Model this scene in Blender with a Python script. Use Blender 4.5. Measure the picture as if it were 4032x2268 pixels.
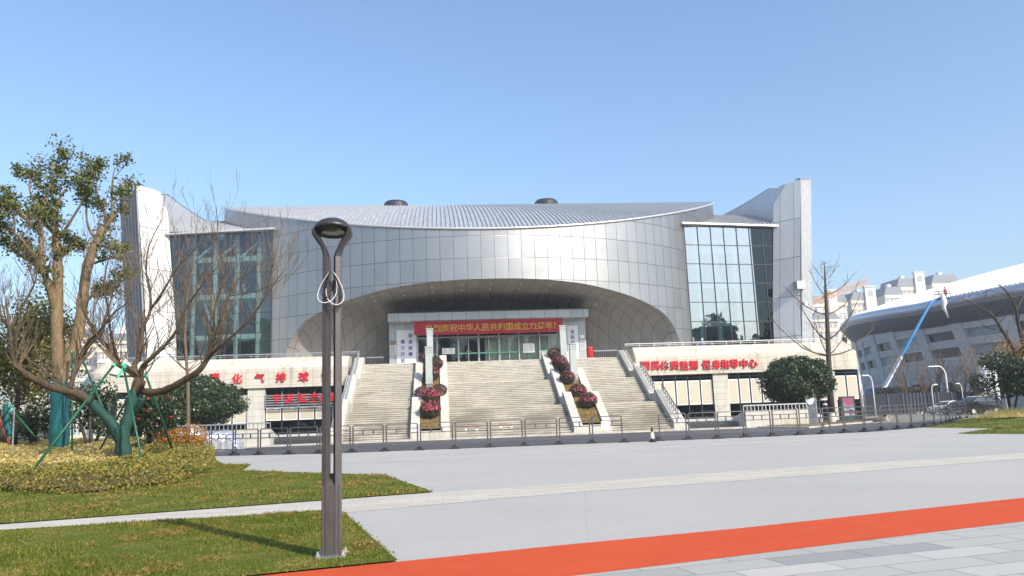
import bpy, bmesh, math, random
import numpy as np
from mathutils import Vector, Matrix
random.seed(7); RNG = np.random.default_rng(7)
for o in list(bpy.data.objects): bpy.data.objects.remove(o)
SC = bpy.context.scene; COL = SC.collection
# ------------------------------------------------------------------ camera
IW, IH, FPX, CH = 4032.0, 2268.0, 3050.0, 1.55
YAW, PITCH, ROLL = math.radians(5.5), math.radians(9.42), math.radians(2.1)
_f = np.array([math.sin(YAW)*math.cos(PITCH), math.cos(YAW)*math.cos(PITCH), math.sin(PITCH)])
_r0 = np.array([math.cos(YAW), -math.sin(YAW), 0.0]); _u0 = np.cross(_r0, _f)
_r = _r0*math.cos(ROLL) - _u0*math.sin(ROLL); _u = _u0*math.cos(ROLL) + _r0*math.sin(ROLL)
cd = bpy.data.cameras.new('camera'); cam = bpy.data.objects.new('camera', cd); COL.objects.link(cam)
cd.sensor_width = 36; cd.lens = FPX/IW*36; cd.clip_start = 0.05; cd.clip_end = 4000
cam.matrix_world = Matrix(((_r[0], _u[0], -_f[0], 0), (_r[1], _u[1], -_f[1], 0), (_r[2], _u[2], -_f[2], CH), (0, 0, 0, 1)))
SC.camera = cam
# ------------------------------------------------------------------ light
SUN_AZ, SUN_EL = math.radians(36.7), math.radians(34.8)      # azimuth from -Y towards +X
SUN_DIR = Vector((math.sin(SUN_AZ)*math.cos(SUN_EL), -math.cos(SUN_AZ)*math.cos(SUN_EL), math.sin(SUN_EL)))
wd = bpy.data.worlds.new('World'); SC.world = wd; wd.use_nodes = True
nt = wd.node_tree; nt.nodes.clear()
wo = nt.nodes.new('ShaderNodeOutputWorld'); bg = nt.nodes.new('ShaderNodeBackground'); sk = nt.nodes.new('ShaderNodeTexSky')
sk.sky_type = 'NISHITA'; sk.sun_disc = False; sk.sun_elevation = SUN_EL
sk.sun_rotation = math.atan2(SUN_DIR.x, SUN_DIR.y)
sk.altitude = 0; sk.air_density = 1.2; sk.dust_density = 2.4; sk.ozone_density = 5.0
bg.inputs[1].default_value = 0.15
nt.links.new(sk.outputs[0], bg.inputs[0]); nt.links.new(bg.outputs[0], wo.inputs[0])
sl = bpy.data.lights.new('sun', 'SUN'); sl.energy = 3.2; sl.angle = math.radians(0.5); sl.color = (1.0, 0.92, 0.79)
so = bpy.data.objects.new('sun', sl); COL.objects.link(so); so.rotation_euler = SUN_DIR.to_track_quat('Z', 'Y').to_euler(); so.location = (30, -40, 60)
SC.view_settings.view_transform = 'Standard'; SC.view_settings.look = 'None'; SC.view_settings.exposure = 0.72
SC.view_settings.gamma = 1; SC.view_settings.use_curve_mapping = False
SC.cycles.max_bounces = 6; SC.cycles.transparent_max_bounces = 12
# ------------------------------------------------------------------ helpers
def ray(x, y): return _f + _r*((x-IW/2)/FPX) - _u*((y-IH/2)/FPX)
def at(x, y, Y):
    d = ray(x, y); p = d*(Y/d[1]); return Vector((p[0], p[1], p[2]+CH))
def atz(x, y, z=0.0):
    d = ray(x, y); p = d*((z-CH)/d[2]); return Vector((p[0], p[1], z))
OFF = {}
def tag(o, label=None, cat=None, group=None, kind=None):
    if label: o['label'] = label
    if cat: o['category'] = cat
    if group: o['group'] = group
    if kind: o['kind'] = kind
    return o
def thing(name, loc, label, cat, group=None, rz=0):
    o = bpy.data.objects.new(name, None); COL.objects.link(o); o.location = loc; o.rotation_euler = (0, 0, rz); o.empty_display_size = .2
    OFF[o.name] = Vector(loc) if rz == 0 else Vector(loc)
    return tag(o, label, cat, group)
class MB:
    def __init__(s): s.v = []; s.f = []; s.m = []; s.uv = None
    def add(s, vs, fs, m=0):
        k = len(s.v); s.v += [tuple(p) for p in vs]; s.f += [tuple(i+k for i in f) for f in fs]; s.m += [m]*len(fs); return s
    def box(s, x0, x1, y0, y1, z0, z1, m=0):
        return s.add([(x0,y0,z0),(x1,y0,z0),(x1,y1,z0),(x0,y1,z0),(x0,y0,z1),(x1,y0,z1),(x1,y1,z1),(x0,y1,z1)],
            [(0,3,2,1),(4,5,6,7),(0,1,5,4),(1,2,6,5),(2,3,7,6),(3,0,4,7)], m)
    def obox(s, c, ax, ay, az, m=0):          # centre and three half axes
        c, ax, ay, az = Vector(c), Vector(ax), Vector(ay), Vector(az)
        vs = [c+ax*i+ay*j+az*k for k in (-1,1) for (i,j) in ((-1,-1),(1,-1),(1,1),(-1,1))]
        return s.add(vs, [(0,3,2,1),(4,5,6,7),(0,1,5,4),(1,2,6,5),(2,3,7,6),(3,0,4,7)], m)
    def bar(s, a, b, w, h=None, m=0, up=(0,0,1)):
        a, b = Vector(a), Vector(b); d = b-a; h = w if h is None else h
        if d.length < 1e-6: return s
        dn = d.normalized(); upv = Vector(up)
        if abs(dn.dot(upv)) > .98: upv = Vector((0,1,0))
        sx = dn.cross(upv).normalized(); sz = sx.cross(dn)
        return s.obox((a+b)/2, sx*w/2, d/2, sz*h/2, m)
    def tube(s, pts, rad, n=8, m=0, cap=True):
        pts = [Vector(p) for p in pts]; N = len(pts)
        rad = [rad]*N if not hasattr(rad, '__len__') else rad
        k0 = len(s.v); prev = None
        for i, p in enumerate(pts):
            t = (pts[min(i+1,N-1)]-pts[max(i-1,0)])
            t = t.normalized() if t.length > 1e-9 else Vector((0,0,1))
            if prev is None:
                a = Vector((0,0,1)) if abs(t.z) < .9 else Vector((1,0,0))
                x = t.cross(a).normalized()
            else:
                x = prev - t*prev.dot(t); x = x.normalized() if x.length > 1e-6 else t.orthogonal().normalized()
            prev = x; y = t.cross(x)
            for j in range(n):
                q = 2*math.pi*j/n; s.v.append(tuple(p + x*(math.cos(q)*rad[i]) + y*(math.sin(q)*rad[i])))
        for i in range(N-1):
            for j in range(n):
                a = k0+i*n+j; b = k0+i*n+(j+1)%n; s.f.append((a, b, b+n, a+n)); s.m.append(m)
        if cap:
            s.f.append(tuple(k0+j for j in range(n))[::-1]); s.m.append(m)
            s.f.append(tuple(k0+(N-1)*n+j for j in range(n))); s.m.append(m)
        return s
    def lathe(s, prof, c=(0,0,0), n=16, m=0):
        k0 = len(s.v)
        for r, z in prof:
            for j in range(n):
                q = 2*math.pi*j/n; s.v.append((c[0]+r*math.cos(q), c[1]+r*math.sin(q), c[2]+z))
        for i in range(len(prof)-1):
            for j in range(n):
                a = k0+i*n+j; b = k0+i*n+(j+1)%n; s.f.append((a,b,b+n,a+n)); s.m.append(m)
        s.f.append(tuple(k0+j for j in range(n))[::-1]); s.m.append(m)
        s.f.append(tuple(k0+(len(prof)-1)*n+j for j in range(n))); s.m.append(m)
        return s
    def prism(s, poly, axis, a0, a1, m=0):    # 2-D polygon extruded along axis 0/1/2
        def P(u, v, a): return ((a,u,v),(u,a,v),(u,v,a))[axis]
        n = len(poly); vs = [P(u,v,a0) for u,v in poly]+[P(u,v,a1) for u,v in poly]
        fs = [tuple(range(n))[::-1], tuple(range(n,2*n))]+[(i,(i+1)%n,n+(i+1)%n,n+i) for i in range(n)]
        return s.add(vs, fs, m)
    def quad(s, a, b, c, d, m=0): return s.add([a,b,c,d], [(0,1,2,3)], m)
    def build(s, name, mats, parent=None, smooth=False, label=None, recalc=True, local=False):
        me = bpy.data.meshes.new(name)
        off = Vector((0,0,0)) if (parent is None or local) else OFF[parent.name]
        me.from_pydata([(v[0]-off.x, v[1]-off.y, v[2]-off.z) for v in s.v], [], s.f)
        for mt in (mats if isinstance(mats, (list,tuple)) else [mats]): me.materials.append(mt)
        me.polygons.foreach_set('material_index', s.m)
        if s.uv is not None:
            ul = me.uv_layers.new(name='UVMap'); idx = np.empty(len(me.loops), dtype=np.int32); me.loops.foreach_get('vertex_index', idx)
            ul.data.foreach_set('uv', np.asarray(s.uv, dtype=np.float32)[idx].ravel())
        if recalc:
            bm = bmesh.new(); bm.from_mesh(me); bmesh.ops.recalc_face_normals(bm, faces=bm.faces); bm.to_mesh(me); bm.free()
        if smooth: me.polygons.foreach_set('use_smooth', [True]*len(me.polygons))
        o = bpy.data.objects.new(name, me); COL.objects.link(o)
        if parent is not None: o.parent = parent
        OFF[o.name] = off
        if label: o['label'] = label
        return o
def grid(mb, pts, nu, nv, uv=None, m=0):       # pts[(i*nv)+j]
    k = len(mb.v); mb.v += [tuple(p) for p in pts]
    for i in range(nu-1):
        for j in range(nv-1):
            a = k+i*nv+j; mb.f.append((a, a+nv, a+nv+1, a+1)); mb.m.append(m)
    if uv is not None: mb.uv = (mb.uv or [])+list(uv)
    return mb
def kids(o): return [c for c in bpy.data.objects if c.parent == o]
KID = {}
def dup(root, loc=None, rz=None, label=None, group=None, scale=None):
    if root.name not in KID: KID[root.name] = [(c, kids(c)) for c in kids(root)]
    r = root.copy(); COL.objects.link(r)
    if loc is not None: r.location = loc
    if rz is not None: r.rotation_euler = (0,0,rz)
    if scale is not None: r.scale = scale if hasattr(scale, '__len__') else (scale,)*3
    if label: r['label'] = label
    if group: r['group'] = group
    for c, gs in KID[root.name]:
        d = c.copy(); COL.objects.link(d); d.parent = r
        for g in gs:
            e = g.copy(); COL.objects.link(e); e.parent = d
    return r
def leafmesh(name, P, N, size, mats, parent=None, kind=None, aspect=1.6, jitter=.35, mi=None, local=False):
    """P points, N preferred normals (may be None): one small folded leaf quad per point"""
    P = np.asarray(P, float); n = len(P)
    nrm = RNG.normal(size=(n,3)) if N is None else np.asarray(N, float)+RNG.normal(size=(n,3))*.6
    nrm /= np.linalg.norm(nrm, axis=1)[:,None]+1e-9
    a = RNG.normal(size=(n,3)); t = np.cross(nrm, a); t /= np.linalg.norm(t, axis=1)[:,None]+1e-9; b = np.cross(nrm, t)
    sz = np.asarray(size)*(1+jitter*RNG.uniform(-1,1,n)); sz = sz[:,None]
    V = np.stack([P-t*sz*.5, P+b*sz*.5/aspect*1.0+nrm*sz*.08, P+t*sz*.5, P-b*sz*.5/aspect+nrm*sz*.08], axis=1).reshape(-1,3)
    off = Vector((0,0,0)) if (parent is None or local) else OFF[parent.name]; V -= np.array(off)
    me = bpy.data.meshes.new(name); me.vertices.add(4*n); me.loops.add(4*n); me.polygons.add(n)
    me.vertices.foreach_set('co', V.astype(np.float32).ravel()); me.loops.foreach_set('vertex_index', np.arange(4*n, dtype=np.int32))
    me.polygons.foreach_set('loop_start', np.arange(0,4*n,4, dtype=np.int32)); me.polygons.foreach_set('loop_total', np.full(n,4,dtype=np.int32))
    for mt in (mats if isinstance(mats,(list,tuple)) else [mats]): me.materials.append(mt)
    if isinstance(mats,(list,tuple)) and len(mats) > 1:
        me.polygons.foreach_set('material_index', (RNG.integers(0,len(mats),n) if mi is None else np.asarray(mi)).astype(np.int32))
    me.update(calc_edges=True); me.validate()
    o = bpy.data.objects.new(name, me); COL.objects.link(o)
    if parent is not None: o.parent = parent
    OFF[o.name] = off
    if kind: o['kind'] = kind
    return o
def text(mb, s, c, size, depth=.02, bold=.02, m=0, italic=0.0):      # text facing -Y, centred at c
    cu = bpy.data.curves.new('t', 'FONT'); cu.body = s; cu.size = 1; cu.resolution_u = 2; cu.offset = bold; cu.extrude = .5
    cu.shear = italic
    o = bpy.data.objects.new('t', cu); COL.objects.link(o); dg = bpy.context.evaluated_depsgraph_get(); dg.update()
    me = bpy.data.meshes.new_from_object(o.evaluated_get(dg))
    vs = [v.co.copy() for v in me.vertices]
    if vs:
        x0 = min(v.x for v in vs); x1 = max(v.x for v in vs); y0 = min(v.y for v in vs); y1 = max(v.y for v in vs)
        mb.add([(c[0]+(v.x-(x0+x1)/2)*size, c[1]-v.z*depth, c[2]+(v.y-(y0+y1)/2)*size) for v in vs], [tuple(p.vertices) for p in me.polygons], m)
    bpy.data.objects.remove(o); bpy.data.curves.remove(cu); bpy.data.meshes.remove(me)
    return mb
# ------------------------------------------------------------------ materials
class NT:
    def __init__(s, name):
        s.mat = bpy.data.materials.new(name); s.mat.use_nodes = True; s.t = s.mat.node_tree; s.t.nodes.clear()
        s.out = s.n('ShaderNodeOutputMaterial'); s.p = s.n('ShaderNodeBsdfPrincipled'); s.l(s.p.outputs[0], s.out.inputs[0])
    def n(s, k, **kw):
        x = s.t.nodes.new(k)
        for a, b in kw.items(): setattr(x, a, b)
        return x
    def l(s, a, b): s.t.links.new(a, b)
    def i(s, node, **kw):
        for k, v in kw.items(): node.inputs[k.replace('_', ' ')].default_value = v
        return node
    def pos(s): return s.n('ShaderNodeNewGeometry').outputs['Position']
    def uv(s): return s.n('ShaderNodeTexCoord').outputs['UV']
    def math(s, op, a, b=None, c=None):
        x = s.n('ShaderNodeMath', operation=op)
        for k, v in enumerate((a, b, c)):
            if v is None: continue
            if hasattr(v, 'links'): s.l(v, x.inputs[k])
            else: x.inputs[k].default_value = v
        return x.outputs[0]
    def sep(s, v):
        x = s.n('ShaderNodeSeparateXYZ'); s.l(v, x.inputs[0]); return x.outputs
    def scale(s, v, sc):
        x = s.n('ShaderNodeVectorMath', operation='MULTIPLY'); s.l(v, x.inputs[0]); x.inputs[1].default_value = sc; return x.outputs[0]
    def noise(s, v, sc, detail=4, rough=.6):
        x = s.n('ShaderNodeTexNoise'); s.l(v, x.inputs['Vector']); x.inputs['Scale'].default_value = sc; x.inputs['Detail'].default_value = detail; x.inputs['Roughness'].default_value = rough
        return x.outputs['Fac']
    def white(s, v):
        x = s.n('ShaderNodeTexWhiteNoise', noise_dimensions='3D'); s.l(v, x.inputs['Vector']); return x.outputs['Value']
    def ramp(s, f, stops):
        x = s.n('ShaderNodeValToRGB'); e = x.color_ramp.elements
        while len(e) < len(stops): e.new(.5)
        for k, (p, c) in enumerate(stops):
            e[k].position = p; e[k].color = (*c, 1) if len(c) == 3 else c
        s.l(f, x.inputs[0]); return x.outputs[0]
    def mix(s, f, a, b, mode='MIX'):
        x = s.n('ShaderNodeMix', data_type='RGBA', blend_type=mode)
        for sock, v in ((x.inputs[0], f), (x.inputs[6], a), (x.inputs[7], b)):
            if hasattr(v, 'links'): s.l(v, sock)
            else: sock.default_value = v if not hasattr(v, '__len__') else (*v, 1)[:4]
        return x.outputs[2]
    def base(s, c):
        if hasattr(c, 'links'): s.l(c, s.p.inputs['Base Color'])
        else: s.p.inputs['Base Color'].default_value = (*c, 1)
    def bump(s, h, strength=.3, dist=.02):
        x = s.n('ShaderNodeBump'); x.inputs['Strength'].default_value = strength; x.inputs['Distance'].default_value = dist
        s.l(h, x.inputs['Height']); s.l(x.outputs[0], s.p.inputs['Normal'])
    def done(s, rough=.6, metal=0.0, spec=.5):
        s.p.inputs['Roughness'].default_value = rough; s.p.inputs['Metallic'].default_value = metal; s.p.inputs['Specular IOR Level'].default_value = spec
        return s.mat
def lines(k, c, width):       # 1 where |frac(c)-.5| > .5-width
    fr = k.math('FRACT', c); d = k.math('ABSOLUTE', k.math('SUBTRACT', fr, .5)); return k.math('GREATER_THAN', d, .5-width)
def plain(name, col, rough=.6, metal=0.0, var=.12, sc=3.0, spec=.5):
    k = NT(name); f = k.noise(k.pos(), sc, 5)
    a = tuple(min(1, c*(1-var)) for c in col); b = tuple(min(1, c*(1+var)) for c in col)
    k.base(k.ramp(f, [(.3, a), (.7, b)])); return k.done(rough, metal, spec)
def panel(name, col, rough, metal, lw=.02, lh=.012, var=.12, line=(.03,.032,.035), spec=.5):
    k = NT(name); u, v, _ = k.sep(k.uv()); ln = k.math('MAXIMUM', lines(k, u, lw), lines(k, v, lh))
    cb = k.n('ShaderNodeCombineXYZ'); k.l(k.math('FLOOR', u), cb.inputs[0]); k.l(k.math('FLOOR', v), cb.inputs[1])
    w = k.white(cb.outputs[0]); st = k.noise(k.scale(k.pos(), (1.2,1.2,.25)), 1.0, 6)
    f = k.math('ADD', k.math('MULTIPLY', w, .55), k.math('MULTIPLY', st, .45))
    c = k.ramp(f, [(.2, tuple(x*(1-var) for x in col)), (.8, tuple(x*(1+var) for x in col))])
    k.base(k.mix(ln, c, line)); m = k.done(rough, metal, spec)
    k.l(k.math('MULTIPLY_ADD', ln, -metal, metal), k.p.inputs['Metallic'])
    k.l(k.math('MULTIPLY_ADD', w, .04, rough-.02), k.p.inputs['Roughness'])
    # every sheet is pressed a little out of true
    nz = k.noise(k.pos(), .35, 2); k.bump(k.math('ADD', nz, k.math('MULTIPLY', ln, -.15)), .25, .12)
    return m
M = {}
M['panel'] = panel('aluminium_panel', (.37,.367,.36), .34, .78, lw=.0155, lh=.0095, var=.08)
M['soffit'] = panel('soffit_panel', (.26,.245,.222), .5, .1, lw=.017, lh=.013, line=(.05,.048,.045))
M['finpanel'] = panel('fin_panel', (.60,.60,.595), .5, .15, lw=.012, lh=.006)
def m_roof():
    k = NT('roof_sheet'); p = k.pos(); x, y, z = k.sep(p)
    st = k.noise(k.scale(p, (2.2,.35,.35)), 1.0, 6, .65)
    k.base(k.ramp(st, [(.3,(.40,.40,.40)),(.55,(.55,.55,.545)),(.75,(.66,.655,.64))])); return k.done(.42, .45)
M['roof'] = m_roof()
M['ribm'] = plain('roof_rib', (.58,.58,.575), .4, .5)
M['rib_shade'] = plain('fin_rib', (.20,.21,.225), .5, .2)  # darker rib copy for the left fin, its shade put into the colour
def m_stone(name, col, jx=1.5, jz=.75, uvj=True, streak=.5, spec=.3, rough=.6, warm=(.30,.26,.19)):
    k = NT(name); p = k.pos(); u, v, _ = k.sep(k.uv())
    ln = k.math('MAXIMUM', lines(k, k.math('DIVIDE', u, jx), .017/jx), lines(k, k.math('DIVIDE', v, jz), .017/jz))
    cb = k.n('ShaderNodeCombineXYZ'); k.l(k.math('FLOOR', k.math('DIVIDE', u, jx)), cb.inputs[0]); k.l(k.math('FLOOR', k.math('DIVIDE', v, jz)), cb.inputs[1])
    w = k.white(cb.outputs[0])
    base = k.ramp(w, [(0, tuple(c*.93 for c in col)), (1, tuple(min(1,c*1.04) for c in col))])
    sp = k.noise(p, 45, 2); base = k.mix(k.math('MULTIPLY', sp, .12), base, (.45,.43,.40), 'MULTIPLY')
    s1 = k.noise(k.scale(p, (2.6,2.6,.22)), 1.0, 7, .68); s2 = k.noise(p, .35, 3)
    f = k.math('MULTIPLY', k.ramp(s1, [(.48,(0,0,0)),(.66,(1,1,1))]), k.ramp(s2, [(.34,(0,0,0)),(.58,(1,1,1))]))
    base = k.mix(k.math('MULTIPLY', f, streak), base, warm)
    k.base(k.mix(k.math('MULTIPLY', ln, .55), base, (.16,.14,.11))); return k.done(rough, 0, spec)
M['stone'] = m_stone('cream_stone', (.60,.555,.465), 2.1, .62, streak=.75)
M['stone_wall'] = m_stone('pale_stone_wall', (.60,.57,.50), .9, .62, streak=.5)
def m_steps():
    k = NT('step_stone'); p = k.pos(); x, y, z = k.sep(p)
    jn = lines(k, k.math('ADD', k.math('DIVIDE', x, 2.1), k.math('MULTIPLY', k.math('FLOOR', k.math('DIVIDE', z, .1702)), .0)), .004)
    a = k.noise(k.scale(p, (.7,1.2,6.0)), 1.0, 6, .7); b = k.noise(k.scale(p, (.25,.3,.5)), 1.0, 4)
    c0 = k.ramp(a, [(.28,(.34,.31,.25)),(.42,(.66,.61,.51)),(.62,(.84,.79,.67))])
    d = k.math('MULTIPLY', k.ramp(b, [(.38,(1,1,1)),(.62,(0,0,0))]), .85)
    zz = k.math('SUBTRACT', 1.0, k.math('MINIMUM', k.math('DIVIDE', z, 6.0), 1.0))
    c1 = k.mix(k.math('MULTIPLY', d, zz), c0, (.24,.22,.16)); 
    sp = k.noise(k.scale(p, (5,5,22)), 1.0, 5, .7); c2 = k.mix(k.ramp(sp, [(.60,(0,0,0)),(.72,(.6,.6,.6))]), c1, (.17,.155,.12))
    rz = k.math('FRACT', k.math('DIVIDE', k.math('ADD', z, .004), 7.15/42)); shade_dirt = k.ramp(k.math('ADD', rz, k.math('MULTIPLY', k.noise(k.scale(p,(1.6,1,9)),1.0,4), .30)), [(.36,(1,1,1)),(.62,(0,0,0))]); c2 = k.mix(k.math('MULTIPLY', shade_dirt, .92), c2, (.075,.064,.045)); k.base(k.mix(k.math('MULTIPLY', jn, .6), c2, (.10,.09,.08))); return k.done(.75, 0, .3)  # riser feet darkened: nosing shadow and dirt painted into the colour
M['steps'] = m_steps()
M['nosing'] = m_steps(); 
def m_flat(name, c1, c2, sc, rough=.85, sc2=None, c3=None, bump=.2, big=.5, wear=None, joint=None):
    k = NT(name); p = k.pos(); a = k.noise(p, sc, 3, .7); c = k.ramp(a, [(.32, c1), (.68, c2)])
    b = k.noise(p, sc2 or .35, 5, .6)
    c = k.mix(k.math('MULTIPLY', k.ramp(b, [(.35,(0,0,0)),(.7,(1,1,1))]), big), c, c3 or tuple(x*.82 for x in c1))
    if wear: s_ = k.noise(k.scale(p, (1.0,2.4,1)), 2.3, 7, .72); c = k.mix(k.ramp(s_, [(.54,(0,0,0)),(.74,(wear[3],)*3)]), c, wear[:3]); s2_ = k.noise(p, 150, 2, .6); c = k.mix(k.ramp(s2_, [(.62,(0,0,0)),(.72,(.5,.5,.5))]), c, tuple(x*.55 for x in c1))
    if joint: x_, y_, z_ = k.sep(p); c = k.mix(k.math('MULTIPLY', k.math('MAXIMUM', lines(k, k.math('DIVIDE', k.math('ADD', x_, k.math('MULTIPLY', y_, -.18)), 6.0), .0016), lines(k, k.math('DIVIDE', k.math('ADD', y_, k.math('MULTIPLY', x_, -.2)), 5.2), .0022)), joint), c, tuple(x*.6 for x in c1))
    k.base(c); k.bump(a, bump, .01); return k.done(rough, 0, .25)
M['plaza'] = m_flat('pale_aggregate', (.36,.347,.315), (.53,.512,.47), 38, c3=(.37,.36,.335), big=.6, sc2=.22, wear=(.33,.315,.28,.35), joint=.16)
M['track'] = m_flat('orange_rubber', (.52,.062,.016), (.66,.098,.027), 60, c3=(.46,.056,.016), big=.4, sc2=.8, wear=(.60,.15,.07,.5))
M['asphalt'] = m_flat('dark_asphalt', (.062,.060,.066), (.10,.098,.105), 40, c3=(.13,.125,.128), big=.35, sc2=.25, wear=(.16,.155,.15,.5))
M['oldroad'] = m_flat('worn_road', (.20,.19,.165), (.29,.275,.24), 30, c3=(.17,.16,.14), big=.45, sc2=.2)
M['ground'] = m_flat('city_ground', (.20,.19,.17), (.28,.265,.24), 3, big=.3)
M['kerb'] = plain('kerb_stone', (.52,.49,.43), .8, 0, .2, 2)
def m_band():
    k = NT('cream_paver_band'); p = k.pos(); x, y, z = k.sep(p)
    br = k.n('ShaderNodeTexBrick'); k.l(k.scale(p, (1,1,0)), br.inputs['Vector'])
    br.inputs['Color1'].default_value = (.52,.475,.395,1); br.inputs['Color2'].default_value = (.60,.56,.485,1); br.inputs['Mortar'].default_value = (.38,.345,.29,1)
    br.inputs['Scale'].default_value = 1.0; br.inputs['Mortar Size'].default_value = .006; br.inputs['Brick Width'].default_value = .6; br.inputs['Row Height'].default_value = .3
    n = k.noise(p, 9, 4); k.base(k.mix(k.math('MULTIPLY', n, .25), br.outputs[0], (.5,.47,.42), 'MULTIPLY')); return k.done(.8, 0, .3)
M['band'] = m_band()
def m_pavers():
    k = NT('grey_granite_pavers'); p = k.pos()
    mp = k.n('ShaderNodeMapping'); k.l(p, mp.inputs[0]); mp.inputs['Rotation'].default_value = (0,0,math.radians(-11))
    q = mp.outputs[0]; x, y, z = k.sep(q)
    # long slabs laid in running courses
    row = k.math('FLOOR', k.math('DIVIDE', y, .40)); xs = k.math('ADD', k.math('DIVIDE', x, 1.0), k.math('MULTIPLY', row, .37))
    cb = k.n('ShaderNodeCombineXYZ'); k.l(k.math('FLOOR', xs), cb.inputs[0]); k.l(row, cb.inputs[1])
    w = k.white(cb.outputs[0]); ln = k.math('MAXIMUM', lines(k, xs, .007), lines(k, k.math('DIVIDE', y, .40), .016))
    c = k.ramp(w, [(0,(.32,.32,.31)),(.035,(.33,.33,.32)),(.06,(.43,.42,.385)),(.6,(.475,.465,.43)),(1,(.52,.505,.465))])
    c.node.color_ramp.interpolation = 'CONSTANT' if False else 'LINEAR'
    n = k.noise(p, 90, 3, .7); c = k.mix(k.math('MULTIPLY', n, .35), c, (.55,.55,.55), 'MULTIPLY')
    k.base(k.mix(k.math('MULTIPLY', ln, .85), c, (.12,.12,.11))); return k.done(.8, 0, .12)
M['pavers'] = m_pavers()
def m_lawn(name, g1, g2, dry):
    k = NT(name); p = k.pos(); a = k.noise(p, 22, 4, .75); b = k.noise(p, .9, 5, .65)
    c = k.ramp(a, [(.3, g1), (.7, g2)]); c = k.mix(k.ramp(b, [(.48,(0,0,0)),(.66,(.8,.8,.8))]), c, dry)
    k.base(c); k.bump(a, .6, .03); return k.done(.9, 0, .2)
M['lawn'] = m_lawn('lawn_soil', (.06,.085,.008), (.13,.155,.018), (.26,.20,.05))
M['drylawn'] = m_lawn('dry_lawn', (.19,.13,.045), (.31,.22,.09), (.15,.15,.04))
def leafmat(name, cols, rough=.5, trans=.25, spec=.4):
    k = NT(name); g = k.n('ShaderNodeNewGeometry'); r = g.outputs['Random Per Island']
    k.base(k.ramp(r, [(i/(len(cols)-1) if len(cols)>1 else 0, c) for i, c in enumerate(cols)])); k.done(rough, 0, spec)
    tr = k.n('ShaderNodeBsdfTranslucent'); mx = k.n('ShaderNodeMixShader'); mx.inputs[0].default_value = trans
    k.l(k.p.inputs['Base Color'].links[0].from_socket, tr.inputs[0]); k.l(k.p.outputs[0], mx.inputs[1]); k.l(tr.outputs[0], mx.inputs[2]); k.l(mx.outputs[0], k.out.inputs[0])
    return k.mat
def grassmat(name, cols):
    k = NT(name); g = k.n('ShaderNodeNewGeometry'); r = g.outputs['Random Per Island']; p = k.pos()
    f = k.math('ADD', k.math('MULTIPLY', r, .55), k.math('ADD', k.math('MULTIPLY', k.noise(p, 1.1, 5, .65),   .9), -.13))
    k.base(k.ramp(f, [(i/(len(cols)-1), c) for i, c in enumerate(cols)])); k.done(.7, 0, .2)
    tr = k.n('ShaderNodeBsdfTranslucent'); mx = k.n('ShaderNodeMixShader'); mx.inputs[0].default_value = .3
    k.l(k.p.inputs['Base Color'].links[0].from_socket, tr.inputs[0]); k.l(k.p.outputs[0], mx.inputs[1]); k.l(tr.outputs[0], mx.inputs[2]); k.l(mx.outputs[0], k.out.inputs[0]); return k.mat
M['grassblade'] = grassmat('grass_blade', [(.02,.045,.004),(.045,.08,.007),(.09,.13,.012),(.15,.18,.02),(.25,.225,.045),(.38,.29,.10)])
M['grassblade_old'] = leafmat('grass_blade', [(.05,.085,.006),(.105,.15,.012),(.16,.195,.02),(.24,.225,.04),(.34,.27,.085)], .6, .3, .2)
M['grassdry'] = leafmat('dry_blade', [(.30,.22,.07),(.42,.30,.10),(.20,.17,.04),(.34,.19,.05)], .7, .3, .2)
M['leaf_dark'] = leafmat('dark_leaf', [(.014,.028,.010),(.028,.05,.016),(.045,.075,.02),(.06,.085,.03)], .35, .15)
M['leaf_mid'] = leafmat('mid_leaf', [(.03,.055,.012),(.06,.095,.02),(.10,.135,.03),(.07,.10,.035)], .42, .25)
M['leaf_camphor'] = leafmat('camphor_leaf', [(.025,.05,.012),(.06,.10,.018),(.12,.155,.03),(.18,.18,.045),(.24,.19,.055)], .4, .25)
M['leaf_olive'] = leafmat('olive_leaf', [(.07,.085,.012),(.14,.145,.02),(.21,.20,.03),(.30,.24,.05),(.11,.12,.02)], .5, .25)
M['leaf_gold'] = leafmat('straw_gold_leaf', [(.58,.46,.16),(.72,.60,.28),(.42,.34,.08),(.50,.34,.09),(.22,.19,.035)], .5, .3)
M['leaf_hedge'] = leafmat('green_gold_hedge_leaf', [(.04,.055,.008),(.14,.155,.016),(.25,.23,.03),(.42,.32,.06),(.12,.07,.014)], .5, .25)
M['leaf_orange'] = leafmat('orange_leaf', [(.42,.17,.02),(.55,.26,.04),(.36,.20,.03),(.28,.12,.015)], .5, .3)
M['bush_leaf'] = leafmat('azalea_leaf', [(.025,.032,.013),(.045,.05,.02),(.07,.055,.03),(.05,.035,.02)], .5, .15)
M['bloom'] = leafmat('pink_bloom', [(.40,.035,.08),(.58,.09,.15),(.50,.06,.11),(.70,.24,.26)], .5, .3)
M['red_bloom'] = leafmat('red_bloom', [(.60,.02,.02),(.70,.05,.03)], .5, .2)
def m_bark(name, c1, c2):
    k = NT(name); p = k.pos(); a = k.noise(k.scale(p, (14,14,4)), 1.0, 6, .7); k.base(k.ramp(a, [(.3,c1),(.7,c2)])); k.bump(a, .6, .02); return k.done(.85, 0, .2)
M['bark'] = m_bark('grey_brown_bark', (.045,.032,.02), (.135,.095,.06))
M['bark_light'] = m_bark('ochre_bark', (.12,.085,.045), (.29,.21,.12))
M['bark_twig'] = m_bark('twig_bark', (.085,.06,.04), (.22,.165,.11))
M['bark_dark'] = m_bark('dark_bark', (.045,.038,.03), (.10,.085,.07))
M['limewash'] = plain('limewash', (.62,.60,.56), .8)
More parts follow.
